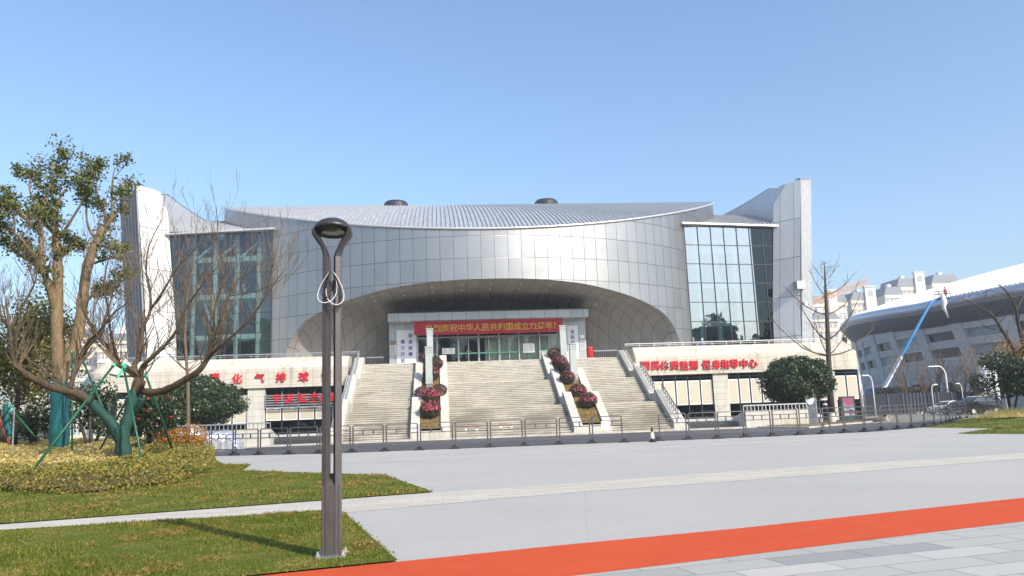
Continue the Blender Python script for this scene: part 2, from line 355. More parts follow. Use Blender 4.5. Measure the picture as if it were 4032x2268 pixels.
def m_wrap(name, c1, c2):
    k = NT(name); p = k.pos(); x, y, z = k.sep(p)
    w = k.math('ADD', z, k.math('MULTIPLY', k.noise(p, 3.5, 3), .16)); fr = k.math('FRACT', k.math('MULTIPLY', w, 11.0))
    c = k.ramp(fr, [(0, tuple(v*.7 for v in c1)), (.12, c1), (.9, c2)]); n = k.noise(k.scale(p, (4,4,25)), 1.0, 4)
    k.base(k.mix(k.math('MULTIPLY', n, .4), c, (.4,.45,.42), 'MULTIPLY')); k.bump(fr, .5, .015); return k.done(.7, 0, .3)
M['wrap'] = m_wrap('green_trunk_wrap', (.015,.062,.048), (.026,.09,.072))
M['wrap_teal'] = m_wrap('teal_trunk_wrap', (.012,.12,.125), (.02,.18,.18))
M['stake'] = plain('green_stake_paint', (.012,.10,.052), .45, 0, .2)
M['ribbon'] = plain('mint_ribbon', (.08,.50,.34), .5)
M['steel_brown'] = plain('warm_grey_paint', (.108,.102,.104), .42, .3, .1, 6)
M['lamp_dark'] = plain('dark_lamp_paint', (.055,.053,.056), .38, .3, .1, 6)
M['dark_metal'] = plain('dark_grey_metal', (.05,.05,.055), .35, .4)
M['steel'] = plain('brushed_steel', (.58,.58,.57), .35, .8)
M['bright_steel'] = plain('bright_rail', (.72,.71,.69), .35, .6)
M['barrier'] = plain('barrier_paint', (.125,.12,.125), .4, .35, .12, 5)
M['rubber'] = plain('black_rubber', (.025,.025,.027), .7)
M['white'] = plain('white_paint', (.78,.78,.77), .5, 0, .05)
M['board'] = plain('white_board', (.66,.68,.71), .45, 0, .05)
M['black'] = plain('black_plastic', (.02,.02,.022), .5)
M['red'] = plain('red_paint', (.55,.015,.02), .4)
M['redletter'] = plain('red_letter', (.62,.012,.028), .4)
M['blue_letter'] = plain('blue_letter', (.02,.025,.28), .45)
M['gold_letter'] = plain('gold_letter', (.60,.29,.03), .5)
M['yellow'] = plain('yellow_paint', (.70,.55,.04), .5)
M['roadyellow'] = plain('yellow_road_paint', (.62,.48,.14), .7)
M['green_strip'] = plain('green_strip', (.02,.36,.20), .5)
M['pillar'] = plain('pale_green_grey_paint', (.44,.475,.455), .5, 0, .06)
M['pillar_base'] = plain('grey_base_paint', (.22,.225,.23), .55)
M['concrete'] = plain('grey_concrete', (.52,.53,.54), .8, 0, .1, 1.2)
M['concrete_light'] = plain('light_concrete', (.56,.57,.58), .8, 0, .12, 1.2)
M['cement'] = plain('pale_slab', (.52,.51,.48), .7)
M['mull'] = plain('dark_mullion', (.045,.05,.055), .4, .3)
M['alu'] = plain('grey_aluminium', (.40,.42,.43), .4, .5)
M['soil'] = m_lawn('planter_soil', (.16,.10,.035), (.27,.18,.07), (.13,.13,.03))
def m_blind():
    k = NT('cream_blind'); x, y, z = k.sep(k.pos()); fr = k.math('FRACT', k.math('MULTIPLY', z, 6.0))
    k.base(k.ramp(fr, [(0,(.36,.31,.21)),(.22,(.52,.47,.36)),(.9,(.62,.57,.45))])); return k.done(.6, 0, .3)
M['blind'] = m_blind()
def m_curtain():
    k = NT('cream_curtain'); k.base((.80,.78,.62)); return k.done(.8, 0, .2)
M['curtain'] = m_curtain()
def m_glass(name, tint, refl, gl=(.60,.71,.82), rough=.02):
    k = NT(name); tr = k.n('ShaderNodeBsdfTransparent'); tr.inputs[0].default_value = (*tint, 1)
    g = k.n('ShaderNodeBsdfGlossy'); g.inputs['Roughness'].default_value = rough; g.inputs[0].default_value = (*gl, 1)
    bp = k.n('ShaderNodeBump'); k.l(k.noise(k.pos(), .45, 2), bp.inputs['Height']); bp.inputs['Strength'].default_value = .06; bp.inputs['Distance'].default_value = .2; k.l(bp.outputs[0], g.inputs['Normal'])
    fr = k.n('ShaderNodeFresnel'); fr.inputs[0].default_value = 1.5
    f = k.math('ADD', fr.outputs[0], refl); mx = k.n('ShaderNodeMixShader'); k.l(f, mx.inputs[0]); k.l(tr.outputs[0], mx.inputs[1]); k.l(g.outputs[0], mx.inputs[2]); k.l(mx.outputs[0], k.out.inputs[0])
    return k.mat
M['glass'] = m_glass('curtain_wall_glass', (.30,.44,.46), .30)
M['glass_side'] = m_glass('see_through_glass', (.50,.62,.60), .08)  # left wing copy: weaker reflection of a darker sky set into the glass
M['glass_corner'] = m_glass('fin_shaded_glass', (.03,.05,.07), .02, gl=(.30,.42,.52))  # sky reflection blocked by the fin, painted as darker glass
M['glass_dark'] = m_glass('dark_window_glass', (.10,.13,.15), .10)
M['door_glass'] = m_glass('door_glass', (.82,.87,.86), .0)
def m_opaque_glass(): 
    k = NT('car_and_far_window_glass'); k.base((.035,.045,.055)); return k.done(.08, 0, .8)
M['pane'] = m_opaque_glass()
M['pale_pane'] = plain('pale_far_pane', (.30,.36,.42), .15, 0, .2)
M['interior'] = plain('interior_wall', (.55,.57,.56), .8)
M['interior_dark'] = plain('interior_dark', (.06,.07,.075), .8)
M['foil'] = plain('silver_foil', (.74,.75,.77), .28, .7, .15, 6)
# ------------------------------------------------------------------ ground
def sheet(name, poly, z, mat, kind='structure'):
    mb = MB(); mb.add([(x,y,z) for x,y in poly], [tuple(range(len(poly)))]); o = mb.build(name, mat)
    if o.data.polygons[0].normal.z < 0: o.data.flip_normals()
    return tag(o, kind=kind)
sheet('ground', [(-1500,-600),(1500,-600),(1500,1800),(-1500,1800)], -.02, M['ground'])
sheet('road', [(-60,38),(26,38),(33,40),(60,62),(60,60.2),(-60,60.2)][:0] or [(-70,36),(40,36),(75,90),(75,140),(38,140),(38,59.7),(-70,59.7)], .0, M['asphalt'])
sheet('parking_road', [(37.5,64.5),(33,60.5),(36.5,57.5),(50,58),(110,84),(110,118),(50,112)], .006, M['oldroad'])
PLAZA_FAR = [(-46,56),(-20,46.5),(-12.4,43.9),(-5.9,41.0),(3.4,40.4),(15.3,39.8),(23.1,40.7),(28.3,44.1)]
sheet('plaza', PLAZA_FAR+[(28.6,38.3),(26,36.3),(60,30),(60,-10),(-60,-10),(-60,40)], .03, M['plaza'])
LAWN1 = [(-40,4),(-7.6,14.6),(-.2,16.9),(-1.6,22.7),(-6.9,28.3),(-7.6,32.5),(-9,33.9),(-10.7,38.4),(-12.6,43.5),(-40,54)]
LAWN2 = [(-40,3.2),(-7.2,13.62),(-3.7,14.0),(-2.1,14.3),(-1.7,13.9),(-.5,8.9),(-1.6,8.6),(-12,5.4),(-40,-3)]
sheet('path', [(-40,4),(-7.6,14.6),(-.2,16.9),(2.6,17.5),(7.2,18.9),(16,20.6),(45,27),(45,25.2),(14.5,18.75),(8,16.85),(2.2,15.45),(-1.7,13.9),(-7.2,13.62),(-40,3.2)], .034, M['band'])
sheet('path', [(-4,31.6),(8,33.0),(28,36.9),(28,36.0),(8,32.3),(-4,30.9)], .034, M['band'])
sheet('running_track', [(-40,-3),(-12,5.4),(-1.6,8.6),(-.5,8.9),(1.3,9.4),(3.8,10.0),(8.8,11.5),(16,14.0),(40,23),(40,20),(16,12.0),(7.1,9.35),(4.9,8.72),(2.8,8.1),(1.6,7.75),(-3,6.5),(-40,-6)], .036, M['track'])
sheet('pavement', [(-40,-6),(-3,6.5),(1.6,7.75),(2.8,8.1),(4.9,8.72),(7.1,9.35),(16,12.0),(40,20),(40,-10),(-40,-10)], .034, M['pavers'])
sheet('lawn', LAWN1, .05, M['lawn']); sheet('lawn', LAWN2, .052, M['lawn'])
# kerb along the stairs and the island
kb = MB(); kb.box(-26,27.2,59.7,60.3,-.02,.11); tag(kb.build('kerb', M['kerb']), kind='structure')
def inpoly(px, py, poly):
    n = len(poly); r = np.zeros(len(px), bool); j = n-1
    for i in range(n):
        xi, yi = poly[i]; xj, yj = poly[j]
        c = ((yi > py) != (yj > py)) & (px < (xj-xi)*(py-yi)/((yj-yi) or 1e-9)+xi); r ^= c; j = i
    return r
def blades(name, poly, box, n, h, w, zf, mat, lab=None):
    x = RNG.uniform(box[0], box[1], n); y = RNG.uniform(box[2], box[3], n)
    k = inpoly(x+RNG.normal(0,.03,n), y+RNG.normal(0,.03,n), poly); x, y = x[k], y[k]; n = len(x); z = zf(x, y)
    hh = h*RNG.uniform(.5,1.4,n)*(0.75+.5*(np.sin(x*2.3+1)*np.sin(y*1.9)+np.sin(x*.9+y*1.3))*.5); a = RNG.uniform(0, 2*np.pi, n); ww = w*RNG.uniform(.6,1.3,n)
    lx = RNG.normal(0,.35,n)*hh; ly = RNG.normal(0,.35,n)*hh
    V = np.stack([np.stack([x-np.cos(a)*ww, y-np.sin(a)*ww, z], 1), np.stack([x+np.cos(a)*ww, y+np.sin(a)*ww, z], 1), np.stack([x+lx, y+ly, z+hh], 1)], 1).reshape(-1,3)
    me = bpy.data.meshes.new(name); me.vertices.add(3*n); me.loops.add(3*n); me.polygons.add(n)
    me.vertices.foreach_set('co', V.astype(np.float32).ravel()); me.loops.foreach_set('vertex_index', np.arange(3*n, dtype=np.int32))
    me.polygons.foreach_set('loop_start', np.arange(0,3*n,3, dtype=np.int32)); me.polygons.foreach_set('loop_total', np.full(n,3,dtype=np.int32))
    me.materials.append(mat); me.update(calc_edges=True); o = bpy.data.objects.new(name, me); COL.objects.link(o); return tag(o, kind='stuff')
blades('grass', LAWN2, (-10,-.3,5.5,14.4), 110000, .035, .009, lambda x,y: .05+0*x, M['grassblade'])
blades('grass', LAWN1, (-14,0,12,44), 100000, .045, .016, lambda x,y: .05+0*x, M['grassblade'])
def drypatch(poly, box, n, h, w):
    x = RNG.uniform(box[0], box[1], n); y = RNG.uniform(box[2], box[3], n); k = inpoly(x, y, poly)
    v = np.sin(x*1.7+1.3*np.sin(y*.9))*np.sin(y*1.1+x*.6)+.6*np.sin(x*3.9-y*2.7)+.35*np.sin(x*9.1+y*7.3); k &= v > .85
    x, y = x[k], y[k]; m = len(x); P = np.stack([x,y,.055+RNG.uniform(0,h,m)],1); N = np.stack([RNG.normal(0,.6,m),RNG.normal(0,.6,m)-.4,np.ones(m)],1)
    tag(leafmesh('dry_grass', P, N, np.full(m,w), M['grassdry'], aspect=5.0), kind='stuff')
drypatch(LAWN2, (-10,-.3,5.5,14.4), 90000, .035, .05); drypatch(LAWN1, (-14,0,12,34), 90000, .05, .09)
n_ = 160; lx_ = RNG.uniform(-9,-.6,n_); ly_ = RNG.uniform(8,30,n_); k_ = inpoly(lx_,ly_,LAWN1) | inpoly(lx_,ly_,LAWN2)
tag(leafmesh('fallen_leaf_litter', np.stack([lx_[k_],ly_[k_],np.full(k_.sum(),.085)],1), np.tile([0,0,1.0],(k_.sum(),1)), .06, M['leaf_orange']), kind='stuff')
# ------------------------------------------------------------------ arena
CX, CY, R = 5.55, 117.87, 36.42; DT = 2.31; FZ = 7.15
def zroof(Y):
    u = Y-81.45
    if u < 27: return 21.7+.47*u-.0035*u*u
    u2 = min(u-27, 18.8-0); a = 31.84; return a+.281*(u-27)-.0155*(u-27)**2
ARCH = [(0,16.2),(5,16.18),(9,16.08),(12,15.97),(15.5,15.78),(18.7,15.5),(22,15.12),(24,14.88),(26,14.6),(29.3,14.05),(31,13.7),(33,13.25),(35,12.65),(36.9,11.6),(38.6,10.0),(39.6,8.2),(40,FZ)]
def arch(t):
    t = abs(t)
    for (a,za),(b,zb) in zip(ARCH, ARCH[1:]):
        if a <= t <= b: return za+(zb-za)*(t-a)/(b-a)
    return FZ
def drum(t, r=R): q = math.radians(t); return CX+r*math.sin(q), CY-r*math.cos(q)
AR = thing('sports_arena', (CX, 84, 0), 'big grey metal clad sports arena with round drum, arched entrance and tall side fins', 'sports hall')
ths = sorted(set([round(i*DT/2,3) for i in range(-96,97)]+[39.6,-39.6,38.6,-38.6,36.0,-36.0,40.0,-40.0]))
pts, uvs = [], []
for t in ths:
    x, y = drum(t); zb = arch(t) if abs(t) <= 40 else FZ-.1; zt = zroof(y)
    for j in range(9):
        z = zb+(zt-zb)*j/8; pts.append((x,y,z)); uvs.append((t/DT+.13+.5, (z-17.28)/2.44+.5))
mb = grid(MB(), pts, len(ths), 9, uvs); mb.build('drum_wall', M['panel'], AR, smooth=True)
mb = MB()      # the rest of the drum, out of view
pb = [drum(t) for t in np.linspace(112, 248, 60)]
for (xa,ya),(xb,yb) in zip(pb, pb[1:]): mb.quad((xa,ya,FZ),(xb,yb,FZ),(xb,yb,24),(xa,ya,24))
mb.build('rear_wall', M['panel'], AR)
# gutter along the roof edge
gp = [drum(t, R+.12) for t in np.linspace(-100, 100, 120)]
mb = MB(); mb.tube([(x,y,zroof(y)+.05) for x,y in gp], .13, 6); mb.build('gutter', M['bright_steel'], AR, smooth=True)
# barrel roof with standing seams
pts = []; xs = np.linspace(-R*.9995, R*.9995, 97)
for dx in xs:
    h = math.sqrt(max(0.0, (R+.1)**2-dx*dx)); y0, y1 = CY-h, min(CY+h, CY+34)
    for j in range(33):
        q = j/32; y = y0+(y1-y0)*q; pts.append((CX+dx, y, zroof(y)))
mb = grid(MB(), pts, 97, 33); roof = mb.build('roof', M['roof'], AR, smooth=True)
mb = MB()
for k in range(-72, 73):
    dx = k*.5
    if abs(dx) > R-.3: continue
    h = math.sqrt((R+.1)**2-dx*dx); y0 = CY-h; y1 = CY+1
    if y1-y0 < .5: continue
    n = max(3, int((y1-y0)/2.0)); P = [(y0+(y1-y0)*i/n) for i in range(n+1)]
    k0 = len(mb.v)
    for y in P:
        z = zroof(y); mb.v += [(CX+dx-.05,y,z-.02),(CX+dx-.04,y,z+.17),(CX+dx+.04,y,z+.17),(CX+dx+.05,y,z-.02)]
    for i in range(n):
        a = k0+4*i
        for q in range(3): mb.f.append((a+q,a+q+1,a+q+5,a+q+4)); mb.m.append(0)
    mb.f.append((k0,k0+1,k0+2,k0+3)); mb.m.append(0)
mb.build('standing_seam', M['ribm'], AR)['kind'] = 'stuff'
for x, y in ((-5.9,110.5),(16.2,110.5)):
    mb = MB(); mb.lathe([(1.75,-1.5),(1.75,.45),(1.5,.75),(.8,.95),(.05,1.0)], (x,y,zroof(y)-.1), 24); mb.build('roof_vent', M['dark_metal'], AR, smooth=False)
# entrance niche: the soffit springs from the arch and bends down into the back wall
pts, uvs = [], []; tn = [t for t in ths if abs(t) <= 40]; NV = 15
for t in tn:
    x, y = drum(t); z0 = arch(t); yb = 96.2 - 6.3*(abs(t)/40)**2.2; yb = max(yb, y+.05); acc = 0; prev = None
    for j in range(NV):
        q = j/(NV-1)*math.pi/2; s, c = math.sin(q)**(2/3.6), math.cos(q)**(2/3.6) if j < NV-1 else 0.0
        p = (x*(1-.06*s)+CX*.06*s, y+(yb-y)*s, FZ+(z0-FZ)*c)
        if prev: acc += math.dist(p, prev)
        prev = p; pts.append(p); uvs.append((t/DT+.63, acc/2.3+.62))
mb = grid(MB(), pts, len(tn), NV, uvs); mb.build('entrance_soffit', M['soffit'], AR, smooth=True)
for X in np.arange(-7.5, 19.5, 3.35):
    for r_, Y in enumerate((83.6, 85.3, 87.2)):
        t = math.degrees(math.asin((X-CX)/R)); y0 = drum(t)[1]; z0 = arch(t); ybk = 96.2-6.3*(abs(t)/40)**2.2; Y = y0+(ybk-y0)*(.22,.42,.66)[r_]; s = (Y-y0)/(ybk-y0)
        if s < .12: continue
        c = (1-min(1,s)**3.6)**(1/3.6); z = FZ+(z0-FZ)*c
        MB().lathe([(.11,-.06),(.11,.03)], (X-(X-CX)*.06*s, Y, z), 10).build('downlight', M['white'], AR)
# terrace floor in front of and below the drum
mb = MB(); mb.box(-8.94,19.7,78.05,100,-.0,FZ); mb.uv = [(v[0],v[2]) for v in mb.v]; mb.build('terrace', M['stone'], AR)
# canopy
YC = 88.7
a, b = at(1526.9,1266.9,YC), at(2317.6,1246.2,YC); zc = (a.z+b.z)/2+.02
mb = MB(); mb.box(a.x,b.x,YC,YC+6,zc,zc+.9)
mb.uv = [((v[0])/1.53,(v[2]-zc)/2.0+.55) for v in mb.v]; mb.build('canopy', panel('canopy_panel', (.42,.45,.46), .4, .45, .012, .004), AR)
MB().box(a.x-.06,b.x+.06,YC-.05,YC+6,zc+.903,zc+1.03).build('canopy_coping', M['dark_metal'], AR)
# portal
YP = 90.4
def X1(x, y=400, Y=YP): return at(1500+x/2.4156, 1180+y/2.4156, Y).x
def Z1(y, x=1000, Y=YP): return at(1500+x/2.4156, 1180+y/2.4156, Y).z
pier = panel('portal_panel', (.36,.38,.40), .45, .4, .012, .008)
def uvbox(mb, su=1.2, sv=1.2): mb.uv = [(v[0]/su+.3, v[2]/sv+.3) for v in mb.v]; return mb
uvbox(MB().box(X1(78),X1(342),YP,YP+4,FZ,zc)).build('portal_pier', pier, AR)
uvbox(MB().box(X1(1697),X1(1950),YP,YP+4,FZ,zc)).build('portal_pier', pier, AR)
zlint = Z1(320)
uvbox(MB().box(X1(342),X1(1697),YP+.25,YP+.6,zlint,zc)).build('portal_lintel', pier, AR)
MB().box(X1(150),X1(335),YP-.05,YP-.002,FZ,Z1(292,240)).build('slogan_board', M['board'], AR)
MB().box(X1(1775),X1(1878),YP-.05,YP-.002,FZ,Z1(248,1820)).build('slogan_board', M['board'], AR)
def lettering(chars, parent, mat, depth, bold, italic=0):
    for ch, c, size in chars: text(MB(), ch, c, size, depth, bold, 0, italic).build('letter', mat, parent)
def S(ch, x, y, sz): return (ch, (X1(x,y), YP-.06, at(1500+x/2.4156,1180+y/2.4156,YP).z), sz)
lettering([S('奋',279,343,.52),S('发',280,402,.52),S('拼',280,461,.52),S('博',280,519,.52),S('勇',207,402,.52),S('于',209,463,.52),S('开',209,521,.52),S('拓',210,580,.52),
    S('全',1820,304,.50),S('民',1823,358,.50),S('健',1824,411,.50),S('身',1825,464,.50)], AR, M['blue_letter'], .03, .015)
# plaques on the piers
for x, y0, y1, c in ((112,435,520,'alu'),(1922,385,467,'alu')):
    MB().box(X1(x-27),X1(x+27),YP-.04,YP-.003,Z1(y1,x),Z1(y0,x)).build('plaque', M['white'], AR)
    MB().box(X1(x-22),X1(x+22),YP-.05,YP-.042,Z1(y1-5,x),Z1(y0+5,x)).build('plaque_face', M[c], AR)
MB().box(X1(90),X1(140),YP-.04,YP-.003,Z1(428,112),Z1(390,112)).build('brass_plaque', plain('brass_plaque',(.22,.16,.07),.3,.6), AR)
MB().box(X1(110),X1(115),YP-.06,YP-.042,Z1(425,112),Z1(395,112)).build('brass_emblem', plain('bright_brass',(.8,.6,.2),.25,.7), AR)
MB().box(X1(1897),X1(1937),YP-.04,YP-.003,Z1(368,1915),Z1(336,1915)).build('small_sign', M['white'], AR)
# doors and glazing
cols = [345,535,735,930,1125,1315,1510,1695]; YD = YP+.35; zt = Z1(345, 1000)
MB().box(X1(345),X1(1695),YP+3.4,YP+3.45,FZ+.01,zlint-.01).build('lobby_wall', M['interior_dark'], AR)
MB().box(X1(345),X1(1695),YD,YD+.02,zt,zlint).build('transom_glass', M['glass_dark'], AR)
mb = MB(); mb.box(X1(345),X1(1695),YD-.08,YD+.06,zt-.1,zt+.06)
for c in cols: mb.box(X1(c)-.07,X1(c)+.07,YD-.084,YD+.064,FZ,zlint)
mb.build('glazing_frame', M['alu'], AR)
for i in range(7):
    xa, xb = X1(cols[i])+.07, X1(cols[i+1])-.07
    if i in (1,5):
        g = MB().box(xa,xb,YD,YD+.02,FZ,zt-.1).build('fixed_pane', M['door_glass'], AR)
    else:
        xm = (xa+xb)/2
        for p0, p1, hx in ((xa,xm,xm-.18),(xm,xb,xm+.18)):
            d = MB().box(p0+.05,p1-.05,YD,YD+.02,FZ+.1,zt-.16).build('door', M['door_glass'], AR)
            f = MB(); f.box(p0,p0+.05,YD-.03,YD+.04,FZ,zt-.1); f.box(p1-.05,p1,YD-.03,YD+.04,FZ,zt-.1); f.box(p0+.05,p1-.05,YD-.03,YD+.04,zt-.16,zt-.1); f.box(p0+.05,p1-.05,YD-.03,YD+.04,FZ,FZ+.1)
            f.build('door_frame', M['alu'], d)
            s = MB(); s.box(p0+.06,p1-.06,YD-.012,YD-.006,Z1(513,900),Z1(497,900)); s.build('door_strip', M['green_strip'], d)
            s = MB()
            for q in range(6): s.box(p0+.12+q*(p1-p0-.3)/6,p0+.12+q*(p1-p0-.3)/6+.05,YD-.018,YD-.013,Z1(509,900),Z1(502,900))
            s.build('strip_marking', M['white'], d)
            MB().box(hx-.03,hx+.03,YD-.08,YD-.031,Z1(492,900),Z1(482,900)).build('handle', M['bright_steel'], d)
for i, dx in ((3,.0),(3,1.0),(4,0),(5,0),(6,0)):
    xa, xb = X1(cols[i])+.1, X1(cols[i+1])-.1
    if i == 3: xa += (xb-xa)*.28
    if dx: continue
    n = int((xb-xa)/.09); P = [(xa+(xb-xa)*q/n, YD+.16+.09*(q%2)+.05*math.sin(q*.9)) for q in range(n+1)]
    mb = MB()
    for (ua,va),(ub,vb) in zip(P,P[1:]): mb.quad((ua,va,FZ+.05),(ub,vb,FZ+.05),(ub,vb,zt),(ua,va,zt))
    mb.build('curtain', M['curtain'], AR)
MB().box(X1(345),X1(1695),YD+.1,YP+3.4,FZ-.02,FZ+.012).build('lobby_floor', M['interior_dark'], AR); MB().box(X1(345),X1(1695),YD+.1,YP+3.4,zlint+.01,zlint+.1).build('lobby_ceiling', M['interior_dark'], AR)
# notices stuck on the glass
def notice(x0,x1,y0,y1,label,cols_):
    t = thing('notice', (X1((x0+x1)/2),YD-.03,Z1((y0+y1)/2,(x0+x1)/2)), label, 'notice', 'notices on the entrance glass')
    a_, b_, c_, d_ = X1(x0),X1(x1),Z1(y1,(x0+x1)/2),Z1(y0,(x0+x1)/2)
    MB().box(a_,b_,YD-.03,YD-.015,c_,d_).build('sheet', M['white'], t)
    mb = MB(); r = random.Random(int(x0))
    for q in range(9):
        z = d_-(d_-c_)*(.18+.085*q)
        for (u0,u1) in ((.06,.42),(.52,.94)): mb.box(a_+(b_-a_)*u0,a_+(b_-a_)*(u1-.15*r.random()),YD-.034,YD-.0305,z-.012,z+.012)
    mb.build('print', cols_, t)
notice(580,702,458,515,'white printed notice with green edge on dark entrance glass by left pillar', M['alu'])
notice(1352,1462,413,500,'large white notice with printed columns on curtained glass right of the doors', M['alu'])
# ------------------------------------------------------------------ wings (built for the right, mirrored to the left)
def mir(s, o): return CX+s*o
TILT = .10
for s in (1,-1):
    def W(o, y, z): return (mir(s, o+TILT*max(0,z-9)), y, z)
    def WV(o, y, z): return (mir(s, o), y, z)
    # glass wall from the drum out to the fin
    oa, ya, ob, yb = 24.95, 91.33, 38.3, 93.25; ZT = 24.15; ZB = FZ
    ncol, nrow = 7, 7
    gz = [ZB, 9.75, 12.15, 14.55, 16.95, 19.35, 21.75, ZT]
    mb = MB(); om = 34.0; ym = ya+(yb-ya)*(om-oa)/(ob-oa); mb.quad(WV(oa,ya,ZB),WV(om,ym,ZB),WV(om,ym,ZT),WV(oa,ya,ZT)); mb.build('glass_wall', M['glass'] if s > 0 else M['glass_side'], AR); MB().quad(WV(om,ym,ZB),WV(ob,yb,ZB),WV(ob,yb,ZT),WV(om,ym,ZT)).build('fin_end_glass_wall', M['glass_corner'] if s > 0 else M['glass_side'], AR)
    mb = MB(); gx = [min(oa+1.77*i,ob) for i in range(9)]
    def P2(o, z, off=0): q = (o-oa)/(ob-oa); return Vector((mir(s,o), ya+(yb-ya)*q-off, z))
    for o in gx: mb.bar(P2(o,ZB,.03), P2(o,ZT,.03), .075, .12, up=(0,1,0))
    for z in gz: mb.bar(P2(oa,z,.034), P2(ob,z,.034), .10, .075)
    mb.build('mullion_grid', M['mull'], AR)
    mb = MB(); mb.bar(P2(oa-.4,ZT+.2,.35), P2(ob+.6,ZT+.12,.35), .8, .2); mb.build('eaves_trim', M['bright_steel'], AR)
    # the hall behind the glass
    mb = MB()
    for z in (12.0, 16.8, 21.3): mb.prism([(mir(s,oa+.6),ya+1.3),(mir(s,ob-.4),yb+1.0),(mir(s,ob),103),(mir(s,oa-4+9),103)], 2, z-.3, z+.3)
    mb.build('hall_floor', M['interior'], AR)
    mb = MB()
    for i in range(5):
        o = oa+1.8+i*2.6; mb.bar((mir(s,o),ya+1.6+.14*i*2.6,FZ),(mir(s,o),ya+1.6+.14*i*2.6,ZT),.45)
        mb.bar((mir(s,o),ya+1.6+.3*i,ZT-.8),(mir(s,o+2.2),ya+1.6+.3*i,ZT-2.8),.25); mb.bar((mir(s,o),ya+2+.3*i,ZT-1.2),(mir(s,o+1.0),100,ZT-.5),.35)
        mb.bar((mir(s,o+.5),ya+2.6,14),(mir(s,o+2.2),ya+2.9,18.4),.2)
    mb.build('hall_column', M['interior'], AR)['kind'] = 'stuff'
    mb = MB(); mb.quad((mir(s,20),103,FZ),(mir(s,41),103,FZ),(mir(s,41),103,26),(mir(s,20),103,26)); mb.build('hall_wall', M['interior'], AR)
    # wing roof
    pts = []; n1 = 22
    for i in range(n1):
        q = i/(n1-1); o = oa-2.5+(ob+1.6-oa+2.5)*q; y0 = ya-.15+(yb-ya)*max(0,(o-oa)/(ob-oa))
        for j in range(9): y = y0+(118-y0)*j/8; pts.append((mir(s,o), y, zroof(y)-(zroof(92.5)-ZT-.35)*(1)))
    dz = zroof(92.5)-ZT-.35
    mb = grid(MB(), pts, n1, 9); mb.build('wing_roof', M['roof'], AR, smooth=True)
    mb = MB()
    for i in range(30):
        o = oa-2.3+i*.58
        if o > ob+1.5: break
        y0 = ya-.15+(yb-ya)*max(0,(o-oa)/(ob-oa)); P = [y0+(112-y0)*q/8 for q in range(9)]
        for y_, y2 in zip(P,P[1:]): mb.bar((mir(s,o),y_,zroof(y_)-dz+.03),(mir(s,o),y2,zroof(y2)-dz+.03),.1,.14)
    mb.build('wing_roof_seam', M['ribm'], AR)['kind'] = 'stuff'
    # fin: flat front face turned inwards, stepped ribs running back on the outer side
    f0, f1 = (35.7,92.95), (38.1,90.4)
    ztop = 29.6
    def fin(o, y, z): return W(o, y, z)
    mb = MB(); zs = [FZ-.2, 12.5, 17.4, 22.3, 27.2, ztop]; pts, uvs = [], []
    for z in zs:
        for (o,y),u in ((f0,0),(((f0[0]+f1[0])/2,(f0[1]+f1[1])/2),1),(f1,2)):
            oo = o + (.9*(z-27.2)/3.0 if (z > 27.2 and u == 0) else 0)
            pts.append(fin(oo,y,z)); uvs.append((u*.98+.51,(z-22.3)/4.9+.5))
    grid(mb, pts, len(zs), 3, uvs); mb.build('fin_front', M['finpanel'], AR)
    mb = MB(); o, y = f1
    for k in range(6):
        zt_ = ztop+.35+.28*k; d = .16 if k%2 == 0 else .4
        on = o+.70; yn = y+.95
        # narrow return face then a broad face set back
        for (oa_,ya_),(ob_,yb_) in (((o,y),(o+.14,y-.06)),((o+.14,y-.06),(o+.2,y+.45)),((o+.2,y+.45),(on,yn))):
            mb.quad(fin(oa_,ya_,FZ-.2),fin(ob_,yb_,FZ-.2),fin(ob_,yb_,zt_),fin(oa_,ya_,zt_))
        mb.quad(fin(o,y,zt_),fin(o+.2,y+.45,zt_),fin(o-.3,y+1.2,zt_),fin(o-.4,y+.6,zt_))
        o, y = on, yn
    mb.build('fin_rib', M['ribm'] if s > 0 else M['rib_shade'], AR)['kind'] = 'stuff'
    oo, yo = o, y
    # long inner wall running back, ribbed, seen above the wing roof
    mb = MB(); pts = []; npt = 46
    for i in range(npt):
        q = i/(npt-1); y = f0[1]+(128-f0[1])*q; o = f0[0]+.9+ 1.2*math.sin(q*math.pi*.6) - 2.6*q*q + (.16 if i%2 else 0)
        zt_ = ztop-.15+1.25*min(1,q*7)+1.6*q-(0 if i%2 else .22)
        for z in (FZ, 20, 27.2, zt_): pts.append(fin(o + (.25 if z == zt_ else 0), y, z))
    grid(mb, pts, npt, 4); mb.build('fin_inner_wall', M['ribm'], AR)
    mb = MB(); pts = []
    for i in range(30):
        q = i/29; y = yo+(128-yo)*q; o = oo+1.0*math.sin(q*math.pi)-3.4*q*q+(.2 if i%2 else 0)
        for z in (FZ, ztop+1.4): pts.append(fin(o,y,z))
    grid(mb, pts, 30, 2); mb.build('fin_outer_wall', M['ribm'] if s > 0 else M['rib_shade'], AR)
    mb = MB(); pts = []
    for i in range(30):
        q = i/29; oi = f0[0]+.9+1.2*math.sin(q*math.pi*.6)-2.6*q*q+.25; yi = f0[1]+(128-f0[1])*q; zi = ztop-.15+1.25*min(1,q*7)+1.6*q-.1
        ou = oo+1.0*math.sin(q*math.pi)-3.4*q*q; yu = yo+(128-yo)*q
        if i == 0: pts += [fin(f1[0],f1[1],ztop), fin(oo,yo,ztop+1.4)]
        pts += [fin(oi,yi,zi), fin(ou,yu,ztop+1.4)]
    grid(mb, pts, 31, 2); mb.build('fin_cap', M['ribm'], AR)
